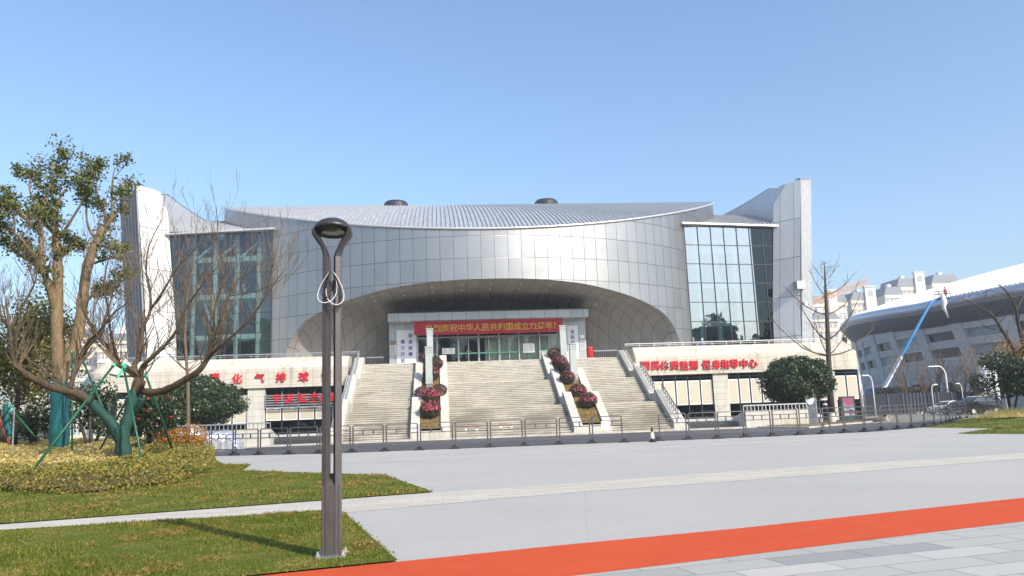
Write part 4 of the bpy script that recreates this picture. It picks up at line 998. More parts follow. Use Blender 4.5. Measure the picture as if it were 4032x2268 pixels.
t = thing('paper_notice', (pa.x,40.0,pa.z), 'blank white notice hung on the last barrier left of the gap', 'notice')
MB().box(pa.x,pb_.x,39.96,39.975,at(2385,1677,39.96).z-.02,pa.z+.06).build('upper_sheet', M['white'], t); MB().box(pa.x,pb_.x,39.96,39.975,pb_.z,at(2385,1677,39.96).z-.08).build('lower_sheet', M['white'], t)
for i,(bx,by) in enumerate(((1834,1686),(1877,1686),(1972,1677),(2014,1677),(2408,1663),(3072,1640),(3106,1640),(3614,1621),(3629,1621))):
    Y = 40.38 if i < 7 else 45.5
    p = at(bx,by,Y); o = MB(); o.box(p.x-.035,p.x+.035,Y-.03,Y,p.z+.0,p.z+.09,0); o.box(p.x-.04,p.x+.04,Y-.032,Y,p.z-.12,p.z-.002,1)
    r = o.build('reflector_tag', [M['red'],M['white']]); tag(r, 'small red and white tag on a barrier spacer', 'tag', 'red and white tags on the barriers')
# traffic cone
p = atz(2570,1741,.03); t = thing('traffic_cone', p, 'black, yellow and white traffic cone standing in the gap between the barriers', 'traffic cone')
MB().lathe([(.20,0),(.20,.045),(.18,.05)], p, 4).build('base', M['rubber'], t)
MB().lathe([(.135,.05),(.12,.17)], p, 14).build('lower_body', M['rubber'], t, smooth=True)
MB().lathe([(.12,.171),(.075,.45)], p, 14).build('white_sleeve', M['white'], t, smooth=True)
MB().lathe([(.075,.451),(.066,.52)], p, 14).build('yellow_band', M['yellow'], t, smooth=True)
MB().lathe([(.066,.521),(.036,.71),(.018,.76)], p, 14).build('tip', M['rubber'], t, smooth=True)
# ------------------------------------------------------------------ street lamp
p = atz(1306,2192,.05); LX, LY = p.x, p.y
t = thing('street_lamp', (LX,LY,.05), 'tall grey twin post street lamp with a hooded loop head on the lawn', 'street lamp')
MB().box(LX-.165,LX+.165,LY-.14,LY+.14,.05,.075).build('base_plate', M['steel'], t)
for sx in (-1,1):
    for sy in (-1,1): MB().lathe([(.022,.075),(.022,.1),(.012,.1),(.012,.13)], (LX+sx*.14,LY+sy*.12,0), 6).build('bolt', M['bright_steel'], t)
mb = MB(); mb.box(LX-.10,LX+.10,LY-.09,LY+.09,.075,.84); mb.add([(LX-.10,LY-.09,.841),(LX+.10,LY-.09,.841),(LX+.10,LY+.09,.841),(LX-.10,LY+.09,.841),(LX-.035,LY+.04,.97),(LX+.035,LY+.04,.97)], [(0,1,5,4),(2,3,4,5),(1,2,5),(3,0,4),(0,3,2,1)]); pl = mb.build('plinth', M['steel_brown'], t)
MB().box(LX-.025,LX+.04,LY-.096,LY-.092,.42,.64).build('access_cover', M['steel_brown'], t)
ZP = 3.53
for sx in (-1,1):
    mb = MB(); x0, x1 = (LX-.106,LX-.024) if sx < 0 else (LX+.022,LX+.106)
    mb.prism([(x0,LY-.07),(x1-.03*(sx<0),LY-.098),(x1,LY-.04),(x1,LY+.07),(x0,LY+.07)] if sx < 0 else [(x0,LY-.04),(x0+.03,LY-.098),(x1,LY-.075),(x1,LY+.07),(x0,LY+.07)], 2, 1.0 if False else .08, ZP)
    mb.build('post', M['steel_brown'], t)
# head: two flat arms sweep out from the posts to a shallow hood
def cr(ctl, n):
    out = []
    for i in range(len(ctl)-1):
        P = [Vector(c) for c in (ctl[max(i-1,0)],ctl[i],ctl[i+1],ctl[min(i+2,len(ctl)-1)])]
        for k in range(n):
            f_ = k/n; out.append(.5*((2*P[1])+(P[2]-P[0])*f_+(2*P[0]-5*P[1]+4*P[2]-P[3])*f_*f_+(3*P[1]-P[0]-3*P[2]+P[3])*f_**3))
    return out+[Vector(ctl[-1])]
for sx in (-1,1):
    # centre x, z, half width across, half depth
    xb = -.065 if sx < 0 else .065
    ctl = [(xb,ZP+.001,.041,.085),(sx*.078,ZP+.06,.036,.075),(sx*.11,ZP+.14,.032,.075),(sx*.158,ZP+.22,.040,.085),(sx*.196,ZP+.29,.040,.10),(sx*.205,ZP+.345,.030,.12)]
    mb = MB(); P = cr([Vector(c) for c in ctl], 5)
    for x,z,wx,dy in P:
        for (a_, b_) in ((-1,-.6),(-.35,-1),(.35,-1),(1,-.6),(1,.8),(-1,.8)): mb.v.append((LX+x+wx*a_, LY+dy*b_, z))
    for i in range(len(P)-1):
        for j in range(6): a = i*6+j; b = i*6+(j+1)%6; mb.f.append((a,b,b+6,a+6)); mb.m.append(0)
    mb.f += [tuple(range(6))[::-1], tuple((len(P)-1)*6+j for j in range(6))]; mb.m += [0,0]; mb.build('arm', M['lamp_dark'], t, smooth=False)
mb = MB(); nn = 32
rings = [(.226,.325),(.230,.345),(.222,.37),(.195,.413),(.155,.448),(.10,.476),(.05,.488)]
for r_, z in rings:
    for a in np.linspace(0,2*math.pi,nn,endpoint=False): mb.v.append((LX+r_*math.cos(a), LY+.92*r_*math.sin(a), ZP+z-(.042*math.sin(a))*max(0,(.488-z)/.163)))
for i in range(len(rings)-1):
    for j in range(nn): a = i*nn+j; b = i*nn+(j+1)%nn; mb.f.append((a,b,b+nn,a+nn)); mb.m.append(0)
mb.f.append(tuple((len(rings)-1)*nn+j for j in range(nn))); mb.m.append(0)
inner = [(.215,.325),(.20,.345)]; k0 = len(mb.v)
for r_, z in inner:
    for a in np.linspace(0,2*math.pi,nn,endpoint=False): mb.v.append((LX+r_*math.cos(a), LY+.92*r_*math.sin(a), ZP+z-(.042*math.sin(a))*max(0,(.488-z)/.163)))
for j in range(nn): a, b = j, (j+1)%nn; mb.f.append((a,b,k0+b,k0+a)); mb.m.append(0); mb.f.append((k0+a,k0+b,k0+nn+b,k0+nn+a)); mb.m.append(0)
mb.build('hood', M['lamp_dark'], t, smooth=True)
mb = MB(); 
for r_, z in ((.199,.345),(.17,.33),(.10,.322)):
    for a in np.linspace(0,2*math.pi,nn,endpoint=False): mb.v.append((LX+r_*math.cos(a), LY+.92*r_*math.sin(a), ZP+z-.038*math.sin(a)*r_/.2))
for i in range(2):
    for j in range(nn): a = i*nn+j; b = i*nn+(j+1)%nn; mb.f.append((a,b,b+nn,a+nn)); mb.m.append(0)
mb.f.append(tuple(2*nn+j for j in range(nn))); mb.m.append(0); mb.build('lamp_lens', M['pane'], t, smooth=True)
MB().box(LX-.022,LX+.021,LY-.05,LY+.05,3.12,3.24).build('bracket', M['steel_brown'], t)
# coiled cables hanging from the bracket
t = thing('cable_coil', (LX,LY-.12,3.3), 'coiled white and black cables hung between the two lamp posts', 'cable')
def loop(cx, cz, w, h, tilt, n=26):
    return [(cx+w*math.sin(a)*(1-.35*math.cos(a))+tilt*(1-math.cos(a)), LY-.13-.02*math.sin(a*2+cx*9), cz-h*(1-math.cos(a))/2) for a in np.linspace(0,2*math.pi,n)]
for (w,h,tl,m_) in ((.13,.44,-.04,'pc'),(.125,.47,.03,'pc')): MB().tube(loop(LX+.01,3.33,w*.78,h*.85,tl), .0045, 6).build('white_cable', M['white'], t, smooth=True)
for (w,h,tl) in ((.10,.36,-.03),(.12,.55,.02),(.11,.5,.015)): MB().tube(loop(LX+.008,3.33,w*.75,h*.85,tl), .0065, 6).build('black_cable', M['black'], t, smooth=True)
# ------------------------------------------------------------------ planting
def bedz(x, y):      # raised bed on the left
    return np.clip((y-20.5)*.035, 0, .62)+.05
HEDGE = [(-60,40),(-30,31),(-16,24.6),(-11.6,22.1),(-9.9,20.9),(-9.0,20.5),(-8.2,20.45),(-7.7,20.9),(-7.35,22.2),(-7.4,24.5),(-7.9,28.6),(-9.0,32.5),(-11.5,37.5),(-15,41),(-26,47),(-60,52)]
def poly_pts(poly, box, n):
    x = RNG.uniform(box[0], box[1], n); y = RNG.uniform(box[2], box[3], n); k = inpoly(x, y, poly); return x[k], y[k]
def edge_dist(x, y, poly):
    d = np.full(len(x), 1e9)
    for a, b in zip(poly, poly[1:]+poly[:1]):
        ax, ay = a; bx, by = b; L2 = (bx-ax)**2+(by-ay)**2; t = np.clip(((x-ax)*(bx-ax)+(y-ay)*(by-ay))/L2, 0, 1)
        d = np.minimum(d, np.hypot(x-ax-t*(bx-ax), y-ay-t*(by-ay)))
    return d
gx = np.linspace(-60,-7,70); gy = np.linspace(18,54,50)
mb = MB()
for i in range(69):
    for j in range(49):
        cx_, cy_ = np.array([(gx[i]+gx[i+1])/2]), np.array([(gy[j]+gy[j+1])/2])
        if inpoly(cx_, cy_, HEDGE)[0] and edge_dist(cx_, cy_, HEDGE)[0] > .75:
            mb.quad(*[(a,b,float(bedz(a,b))+.02) for a,b in ((gx[i],gy[j]),(gx[i+1],gy[j]),(gx[i+1],gy[j+1]),(gx[i],gy[j+1]))])
tag(mb.build('bed_soil', M['drylawn']), kind='structure')
def hump(x, y): return .06*np.sin(x*3.1+y*1.7)+.05*np.sin(x*1.3-y*2.9)+.04*np.sin(x*6.1)
x, y = poly_pts(HEDGE, (-30,-7,19,44), 260000); d = edge_dist(x, y, HEDGE)
front = (d < 2.1+.6*np.sin(x*1.1)+.4*np.sin(y*1.7)) | ((x > -10.2+.3*np.sin(y*2)) & (y < 33)); top = .50*np.clip(d/.16,0,1)**.45+hump(x,y)
u = RNG.uniform(0,1,len(x)); z = bedz(x,y)+np.where(d < .6, u*top, top*(1-.30*u))
P = np.stack([x,y,z],1); N = np.stack([np.zeros(len(x)), -.6*np.ones(len(x)), np.ones(len(x))], 1)
keep = np.where(y < 30, True, RNG.uniform(0,1,len(x)) < .5)
f1 = front & keep; f2 = ~front & keep & (RNG.uniform(0,1,len(x)) < .75)
o = leafmesh('clipped_hedge', P[f1], N[f1], .075, M['leaf_hedge']); tag(o, kind='stuff')
o = leafmesh('golden_ground_cover', P[f2]+np.array([0,0,.03]), N[f2], np.full(f2.sum(), .12), M['leaf_gold'], aspect=3.0); tag(o, kind='stuff')
RNG = np.random.default_rng(21)
def crown(name, c, rad, n, size, mat, parent, lumps=9, inner=.55, seed=1, squash=1.0, flat_bottom=None):
    r = np.random.default_rng(seed); L = r.normal(size=(lumps,3)); L /= np.linalg.norm(L,axis=1)[:,None]
    L = L*np.array(rad)*(r.uniform(.35,.72,lumps) if lumps < 60 else r.uniform(.3,1,lumps)**.45*.74)[:,None]; lr = r.uniform(.33,.55,lumps) if lumps < 60 else r.uniform(.22,.36,lumps)
    k = r.integers(0,lumps,n); d = r.normal(size=(n,3)); d /= np.linalg.norm(d,axis=1)[:,None]
    rr = r.uniform(inner,1.0,n)**.5; P = L[k]+d*(rr*lr[k])[:,None]*np.array(rad)
    if flat_bottom is not None: P[:,2] = np.where(P[:,2] < flat_bottom, flat_bottom+(P[:,2]-flat_bottom)*.25, P[:,2])
    return leafmesh(name, P+np.array(c), d, size, mat, parent)
def grow(mb, rnd, p, d, L, r, depth, spread=.55, up=.25, leafpts=None, seg=3, ratio=(.55,.8), kids_=(2,3), minr=.004, wob=.16, n=6):
    pts = [p]; rad = [r]; dd = d.normalized(); q = p.copy(); r1 = max(minr, r*.62)
    for i in range(seg):
        dd = (dd + Vector((rnd.uniform(-1,1),rnd.uniform(-1,1),rnd.uniform(-1,1)))*wob + Vector((0,0,up*.3))).normalized()
        q = q + dd*(L/seg); pts.append(q.copy()); rad.append(r+(r1-r)*(i+1)/seg)
    mb.tube(pts, rad, max(3, n), cap=False)
    if leafpts is not None and depth <= 1: leafpts += pts[1:]
    if depth <= 0: return
    for k in range(rnd.randint(*kids_)):
        i = rnd.randint(max(1,seg-2), seg); ax = Vector((rnd.uniform(-1,1),rnd.uniform(-1,1),rnd.uniform(-.3,1))).normalized()
        nd = (dd + ax*spread*1.6*rnd.uniform(.5,1.1) + Vector((0,0,up))).normalized()
        grow(mb, rnd, pts[i], nd, L*rnd.uniform(*ratio), max(minr, rad[i]*rnd.uniform(.5,.7)), depth-1, spread, up, leafpts, seg, ratio, kids_, minr, wob, max(3,n-1))
def limb(mb, spec, Y0, n=9, sub=4):       # spec: (px, py, depth offset, radius): a smooth limb through measured points
    P = [at(x,y,Y0+dy) for x,y,dy,_ in spec]; Rr = [s[3] for s in spec]; out = []; ro = []
    for i in range(len(P)-1):
        a = P[max(i-1,0)]; b = P[i]; c = P[i+1]; d = P[min(i+2,len(P)-1)]
        for k in range(sub):
            t = k/sub; out.append(.5*((2*b)+(c-a)*t+(2*a-5*b+4*c-d)*t*t+(3*b-a-3*c+d)*t**3)); ro.append(Rr[i]+(Rr[i+1]-Rr[i])*t)
    out.append(P[-1]); ro.append(Rr[-1]); mb.tube(out, [q*(1+.07*math.sin(i*2.3+q*90)+.05*math.sin(i*5.1)) for i,q in enumerate(ro)], n); return out, ro
# --- front tree, bare, green wrapped fork
T1Y = 26.5
b0 = at(489,1868,T1Y); T1 = thing('bare_tree', (b0.x,b0.y,.2), 'bare spreading tree with green wrapped forked trunk', 'tree')
wr = MB(); W1 = [(489,1872,0,.27),(487,1790,0,.24),(480,1720,0,.235),(470,1680,0,.22)]
limb(wr, W1, T1Y, 14); limb(wr, [(478,1735,0,.20),(440,1668,0,.17),(395,1622,-.1,.155),(352,1578,-.2,.15)], T1Y, 12); limb(wr, [(478,1735,0,.20),(497,1668,.1,.18),(515,1605,.2,.175),(530,1545,.3,.19)], T1Y, 12); limb(wr, [(512,1640,.2,.10),(545,1600,0,.10),(560,1570,-.1,.10)], T1Y, 10)
wr.build('trunk_wrap', M['wrap'], T1, smooth=True)
tr = MB(); tips = []
def L1(spec): o_, r_ = limb(tr, spec, T1Y, 9); tips.append((o_, r_)); return o_
L1([(355,1580,-.2,.145),(310,1552,-.3,.14),(265,1538,-.5,.135),(210,1528,-.8,.12),(166,1508,-1.1,.11),(120,1485,-1.4,.10),(80,1456,-1.6,.09)])
L1([(84,1460,-1.6,.075),(60,1440,-1.7,.07),(48,1380,-1.8,.06),(39,1310,-1.8,.055),(37,1292,-1.8,.05)]); L1([(37,1292,-1.8,.045),(15,1265,-1.9,.04),(2,1235,-2,.035),(-10,1180,-2,.03)])
L1([(37,1292,-1.8,.04),(60,1270,-1.7,.036),(90,1205,-1.6,.03),(135,1120,-1.5,.024),(150,1040,-1.4,.018)]); L1([(135,1120,-1.5,.018),(108,1040,-1.7,.015),(70,960,-1.9,.012)])
L1([(352,1585,-.2,.10),(300,1568,.2,.09),(262,1555,.5,.07),(235,1510,.8,.05),(200,1480,1.0,.035),(150,1440,1.2,.02)])
L1([(276,1530,-.5,.085),(292,1470,-.3,.075),(309,1420,-.1,.07),(331,1385,.0,.06),(372,1335,.3,.055),(402,1310,.5,.045),(420,1240,.7,.035),(445,1150,.9,.022),(455,1060,1,.014)])
L1([(309,1415,-.1,.05),(345,1350,-.4,.045),(395,1300,-.7,.04),(440,1240,-.9,.03),(500,1190,-1,.02),(530,1130,-1,.012)])
L1([(530,1545,.3,.17),(545,1500,.3,.16),(540,1480,.3,.13),(500,1452,.2,.12),(470,1436,.0,.09)])
L1([(470,1436,0,.06),(452,1370,-.2,.045),(434,1295,-.4,.035),(425,1210,-.5,.03),(410,1130,-.6,.025),(420,1050,-.6,.02),(445,960,-.7,.012)])
L1([(475,1438,0,.085),(455,1425,.3,.08),(425,1370,.6,.07),(380,1318,.9,.06),(350,1265,1.1,.05),(330,1225,1.2,.042),(318,1150,1.3,.035),(330,1060,1.4,.028),(350,980,1.5,.018)])
L1([(545,1490,.3,.10),(528,1440,.4,.095),(545,1412,.5,.085),(552,1350,.6,.07),(566,1285,.7,.06),(592,1220,.8,.05),(590,1140,.9,.04),(575,1060,.9,.03),(590,960,1,.02),(640,860,1.1,.012)])
L1([(592,1220,.8,.045),(640,1150,.6,.038),(690,1065,.4,.03),(730,1020,.3,.022),(790,960,.2,.014)])
L1([(556,1500,.3,.09),(558,1450,.1,.08),(585,1420,-.1,.07),(640,1370,-.3,.055),(690,1310,-.5,.05),(712,1255,-.6,.04),(745,1195,-.7,.03),(790,1130,-.8,.02),(850,1060,-.9,.012)])
L1([(545,1535,.3,.13),(590,1545,.0,.125),(640,1540,-.2,.12),(690,1518,-.5,.115),(740,1488,-.7,.105),(780,1462,-.9,.095),(815,1415,-1.0,.085),(832,1360,-1.1,.07),(848,1320,-1.2,.06)])
L1([(848,1320,-1.2,.05),(842,1260,-1.3,.04),(848,1200,-1.3,.035),(865,1150,-1.3,.032),(880,1080,-1.3,.025),(870,1010,-1.2,.018),(850,930,-1.2,.01)])
L1([(848,1320,-1.2,.05),(872,1262,-1.1,.045),(895,1180,-1,.04),(930,1110,-.9,.03),(985,1065,-.8,.018)])
L1([(818,1412,-1,.055),(860,1370,-1.4,.05),(930,1310,-1.7,.04),(985,1255,-1.9,.035),(1030,1190,-2,.03),(1070,1130,-2,.022),(1110,1075,-2,.012)])
L1([(1040,1175,-2,.016),(1062,1100,-2.1,.014),(1085,1010,-2.1,.010)]); L1([(905,1165,-1,.018),(1000,1150,-1.2,.014),(1075,1120,-1.3,.009)])
for px,py in ((83,1452),(572,1505),(625,1540)):      # sawn stubs
    pass
limb(tr, [(550,1545,.2,.085),(560,1520,-.1,.07),(568,1502,-.2,.06)], T1Y, 9); limb(tr, [(525,1480,.3,.04),(470,1482,.0,.035),(432,1474,-.2,.03)], T1Y, 7)
tr.build('limb', M['bark'], T1, smooth=True)
tw = MB(); rn = random.Random(5)
for o_, r_ in tips[1:]:
    for k in range(len(o_)):
        if r_[k] > .09 or rn.random() > .9: continue
        t_ = (o_[min(k+1,len(o_)-1)]-o_[max(k-1,0)]).normalized()
        a = Vector((rn.uniform(-1,1),rn.uniform(-1,1),rn.uniform(0,.9))).normalized()
        grow(tw, rn, o_[k], (t_*.9+a).normalized(), rn.uniform(.7,1.35), max(.008, r_[k]*.36), 3, .42, .26, None, 3, (.5,.8), (1,2), .0048, .14, 3)
    t_ = (o_[-1]-o_[-2]).normalized()
    grow(tw, rn, o_[-1], t_, rn.uniform(.6,.95), max(.008,r_[-1]*.9), 3, .4, .2, None, 3, (.55,.8), (1,3), .0048, .12, 3)
tw.build('twig', M['bark_twig'], T1)['kind'] = 'stuff'
def stake(a, b, lab, ya, yb):
    p, q = at(*a,ya), at(*b,yb); t = thing('tree_stake', p, lab, 'stake', 'green stakes propping the trees')
    m_ = MB(); m_.tube([p,q], .038, 8); m_.build('pole', M['stake'], t, smooth=True)
    m_ = MB(); d = (q-p).normalized(); m_.tube([q-d*.12,q-d*.02], .06, 8); m_.build('tie', M['ribbon'], t)
stake((115,1870),(452,1432),'long green stake leaning in from the left to the front bare tree',23.6,26.2)
stake((570,1872),(484,1432),'green stake standing nearest, just right of the wrapped fork',24.3,26.3)
stake((692,1808),(573,1472),'green stake leaning in from the right to the front bare tree',29.5,26.8)
stake((382,1792),(506,1562),'dark green stake propping the front tree from behind',30.5,27.0)
p, q = at(486,1440,26.2), at(462,1492,26.15); m_ = MB()
for dx in (0,.05): m_.add([(p.x+dx,p.y,p.z),(p.x+dx+.06,p.y,p.z),(q.x+dx+.02,q.y-.03,q.z+dx),(q.x+dx-.06,q.y-.03,q.z+dx)], [(0,1,2,3)])
tag(m_.build('ribbon', M['ribbon']), 'mint green ribbon hanging from the stake tie on the front tree', 'ribbon')
p = at(455,1846,24.6); t = thing('spotlight', p, 'black ground spotlight at the foot of the wrapped tree', 'spotlight')
MB().box(p.x-.22,p.x+.2,p.y-.12,p.y+.12,p.z-.35,p.z+.07).build('housing', M['black'], t); MB().box(p.x-.06,p.x+.04,p.y-.125,p.y-.121,p.z-.02,p.z+.03).build('lens_label', M['white'], t)
# --- tall camphor behind it
T2Y = 33.0
b0 = at(238,1745,T2Y); T2 = thing('tall_camphor_tree', (b0.x,b0.y,.5), 'tall lopped evergreen with teal wrapped trunk, pale stems and tufts of leaves', 'tree')
wr = MB(); limb(wr, [(232,1790,0,.37),(233,1690,0,.355),(235,1600,0,.34),(238,1508,0,.33)], T2Y, 16); wr.build('trunk_wrap', M['wrap_teal'], T2, smooth=True)
mb = MB(); limb(mb, [(255,1780,-.33,.05),(253,1640,-.33,.05),(252,1512,-.31,.05)], T2Y, 4); mb.build('wrap_seam', plain('teal_dark_band',(.01,.07,.10),.6), T2)
tr = MB(); lp = []; tip2 = []
def L2(spec): spec = [(x,y+26+max(0,(900-y)*.12),d,r*.82) for x,y,d,r in spec]; o_, r_ = limb(tr, spec, T2Y, 10); tip2.append((o_,r_)); return o_
L2([(238,1490,0,.36),(238,1450,0,.37),(237,1410,0,.33)])
L2([(230,1440,0,.28),(226,1380,0,.28),(224,1250,0,.27),(228,1130,0,.25),(226,1010,0,.22),(222,900,0,.20),(216,868,0,.16),(222,800,.2,.10),(235,740,.3,.07),(262,690,.4,.04),(300,640,.5,.02)])
L2([(222,1200,0,.22),(200,1120,-.3,.20),(178,1060,-.5,.17),(165,1010,-.6,.15),(162,920,-.6,.12),(160,830,-.6,.10),(180,740,-.5,.08),(200,660,-.4,.05),(205,600,-.3,.025)])
L2([(165,1000,-.6,.11),(110,950,-.9,.09),(75,905,-1.2,.07),(20,870,-1.4,.05),(-30,830,-1.5,.03)]); L2([(162,900,-.6,.08),(120,850,-1.1,.07),(70,800,-1.5,.05),(30,760,-1.8,.03)])
L2([(160,830,-.6,.07),(135,760,-.2,.06),(115,680,.1,.045),(125,610,.3,.025)]); L2([(205,880,0,.11),(180,850,.5,.09),(165,780,1.0,.06),(150,700,1.2,.04),(150,640,1.3,.02)])
L2([(242,1440,0,.28),(282,1370,.1,.27),(305,1300,.2,.28),(318,1220,.3,.26),(330,1120,.4,.25),(345,1020,.5,.24),(380,930,.6,.22),(408,868,.7,.20)])
L2([(400,880,.7,.11),(430,840,.9,.09),(400,780,1.0,.07),(385,720,1.1,.05),(365,650,1.2,.03)]); L2([(405,880,.7,.11),(440,820,.6,.08),(440,720,.5,.06),(445,640,.4,.04),(452,600,.4,.025)])
L2([(430,840,.8,.07),(470,780,1.1,.05),(500,700,1.3,.035),(515,650,1.4,.02)]); L2([(385,930,.6,.08),(350,870,.2,.06),(340,790,.0,.05),(350,700,-.1,.03)])
L2([(228,1000,0,.10),(270,960,.4,.08),(310,940,.7,.06),(360,930,.9,.035)]); L2([(225,930,0,.09),(270,850,-.3,.07),(320,760,-.6,.05),(350,690,-.8,.03),(372,630,-.9,.02)])
L2([(345,1020,.5,.09),(400,1000,.1,.06),(450,990,-.2,.045),(500,1000,-.4,.025)]); L2([(320,1200,.3,.08),(360,1140,.0,.06),(400,1120,-.3,.04),(440,1130,-.5,.02)])
L2([(180,1070,-.5,.10),(130,1010,-.2,.08),(80,980,.1,.06),(30,930,.3,.04)])
tr.build('limb', M['bark_light'], T2, smooth=True)
tw = MB(); rn = random.Random(9); lp = []
for o_, r_ in tip2[1:]:
    for k in range(len(o_)):
        if r_[k] > .17 or rn.random() > .30: continue
        a = Vector((rn.uniform(-1,1),rn.uniform(-1,1),rn.uniform(-.1,.9))).normalized(); t_ = (o_[min(k+1,len(o_)-1)]-o_[max(k-1,0)]).normalized()
        grow(tw, rn, o_[k], (t_*.7+a).normalized(), rn.uniform(.5,.95), max(.015,r_[k]*.35), 1, .5, .25, lp, 3, (.55,.85), (1,2), .009, .16, 4)
    if r_[-1] < .1: lp += [o_[-1]]*2
tw.build('branch', M['bark_twig'], T2)['kind'] = 'stuff'
C = np.array([[p.x,p.y,p.z] for p in lp]); r = np.random.default_rng(4); C = C[r.uniform(0,1,len(C)) < .42]
k = r.integers(0,len(C),12000); gs = r.uniform(.10,.25,len(C)); P = C[k]+r.normal(size=(12000,3))*gs[k][:,None]*np.array([1,1,.75]); P[:,2] -= .05
leafmesh('foliage', P, None, .15, M['leaf_camphor'], T2, aspect=2.0)['kind'] = 'stuff'
stake((284,1790),(284,1378),'upright green stake beside the teal wrapped trunk',31.5,32.4); stake((415,1630),(326,1420),'thin green stake leaning to the tall tree from the right',31.0,32.6)
# --- shrubs and further trees on the left
def shrub(name, px, py, Y, w, h, n, size, mat, label, cat, z0=.3, group=None, lumps=10, trunkw=.08, seed=2, fl=None, flat=None, trunks=3, barkm='bark_dark', crown_low=.22):
    p = at(px,py,Y); t = thing(name, (p.x,Y,z0), label, cat, group); H_ = h
    crown('crown', (p.x,Y,z0+H_*(crown_low+1)/2), (w/2*1.06,w/2*.95,H_*(1-crown_low)/2*1.08), n, size, mat, t, lumps, .35, seed, flat_bottom=flat)
    m_ = MB(); rr = random.Random(seed)
    for k in range(trunks):
        dx, dy = rr.uniform(-.28,.28)*w, rr.uniform(-.2,.2)*w; m_.tube([(p.x+dx*.1,Y+dy*.1,z0-.1),(p.x+dx*.5,Y+dy*.5,z0+H_*.3),(p.x+dx,Y+dy,z0+H_*.62)], [trunkw,trunkw*.75,trunkw*.35], 6)
    m_.build('trunk', M[barkm], t, smooth=True)
    if fl:
        r = np.random.default_rng(seed+5); d = r.normal(size=(fl,3)); d[:,1] = -abs(d[:,1])-.2; d /= np.linalg.norm(d,axis=1)[:,None]
        for q in range(fl):
            c = Vector((p.x,Y,z0+H_*.58))+Vector((d[q][0]*w*.47,d[q][1]*w*.46,d[q][2]*H_*.40)); m_ = MB(); fs = .5+.4*r.uniform(); m_.lathe([(.02*fs,-.05*fs),(.09*fs,-.02*fs),(.10*fs,.03*fs),(.04*fs,.06*fs)], c, 6); m_.build('flower', M['red_bloom'], t, smooth=True)
    return t
shrub('camellia_shrub', 600, 1700, 32, 2.3, 2.75, 4200, .12, M['leaf_dark'], 'dark glossy camellia shrub with scattered red flowers behind the wrapped fork', 'shrub', .45, lumps=22, seed=3, fl=15)
shrub('broadleaf_shrub', 362, 1700, 35, 2.6, 3.2, 3600, .13, M['leaf_dark'], 'dark green shrub right of the teal wrapped trunk', 'shrub', .55, lumps=13, seed=6)
shrub('broadleaf_shrub', 150, 1720, 37, 2.2, 2.4, 2600, .13, M['leaf_dark'], 'dark green shrub left of the teal wrapped trunk', 'shrub', .55, lumps=12, seed=8)
shrub('leafy_tree', 70, 1480, 38, 5.4, 7.6, 15000, .15, M['leaf_olive'], 'dense olive green leafy tree at the left edge of the photo', 'tree', .5, lumps=26, seed=12, trunkw=.16, crown_low=.28)
shrub('golden_bush', 722, 1690, 34, 2.2, 1.55, 4200, .085, M['leaf_orange'], 'rounded orange gold clipped bush at the end of the hedge', 'bush', .25, lumps=12, seed=15, crown_low=-.1)
shrub('round_dense_tree', 778, 1600, 62.5, 7.4, 5.5, 52000, .20, M['leaf_dark'], 'round dense dark tree in front of the left podium under the spaced red letters', 'tree', .0, lumps=120, seed=18, trunkw=.14, trunks=6, crown_low=.25)
p = at(975,1380,56)
t = thing('bare_sapling', (at(745,1700,52).x,52,0), 'thin bare grey sapling standing behind the left barriers', 'tree')
m_ = MB(); rn = random.Random(31); b_ = Vector((at(745,1700,52).x,52,0)); top = at(655,930,52)
tp_ = [b_, at(740,1500,52), at(728,1330,52), at(735,1180,52), at(760,1050,52)]; m_.tube(tp_, [.13,.11,.085,.06,.03], 7)
for k in range(34):
    q = rn.uniform(.30,1); i = min(int(q*4),3); pp = tp_[i]+(tp_[i+1]-tp_[i])*(q*4-i); grow(m_, rn, pp, Vector((rn.uniform(-1,1),rn.uniform(-1,1),rn.uniform(.25,.9))), rn.uniform(1.4,2.6)*(1.25-q*.5), .035*(1.3-q), 2, .45, .22, None, 3, (.5,.8), (1,3), .012, .12, 4)
m_.build('limb', M['bark_twig'], t)
t = thing('leaning_small_tree', (at(30,1740,31).x,31,.4), 'small leaning trunk with teal wrap and red brown stem at the left edge', 'tree')
m_ = MB(); limb(m_, [(22,1590,0,.10),(24,1640,0,.11),(32,1690,0,.11),(38,1715,0,.10)], 31, 8); m_.build('trunk_wrap', M['wrap_teal'], t, smooth=True)
m_ = MB(); limb(m_, [(-5,1640,0,.05),(15,1690,0,.06),(35,1745,0,.06)], 31, 7); m_.build('stem', plain('red_brown_stem',(.20,.05,.035),.7), t)
stake((140,1722),(45,1612),'short dark stake with a pale worn end at the left edge',30,30.6); stake((8,1650),(48,1592),'short dark stake crossing another at the left edge',30.4,30.2)
p = at(52,1740,30); t = thing('lamp_post', (p.x,30,.4), 'slim grey post standing in the straw coloured bed', 'post'); MB().tube([(p.x,30,.4),(at(56,1610,30).x,30,at(56,1610,30).z)], .03, 7).build('shaft', M['alu'], t)
MB().lathe([(.05,0),(.05,.03),(.02,.05)], (at(56,1610,30).x,30,at(56,1610,30).z), 7).build('cap', M['alu'], t)
p = at(686,1660,46); t = thing('white_sign', (p.x,46,0), 'narrow white sign board on a post behind the camellia', 'sign'); a, b = at(688,1622,46), at(708,1655,46)
MB().box(a.x,b.x,46,46.06,b.z,a.z).build('board', M['board'], t); MB().box((a.x+b.x)/2-.04,(a.x+b.x)/2+.04,46.0,46.06,0,b.z-.001).build('post', M['alu'], t)
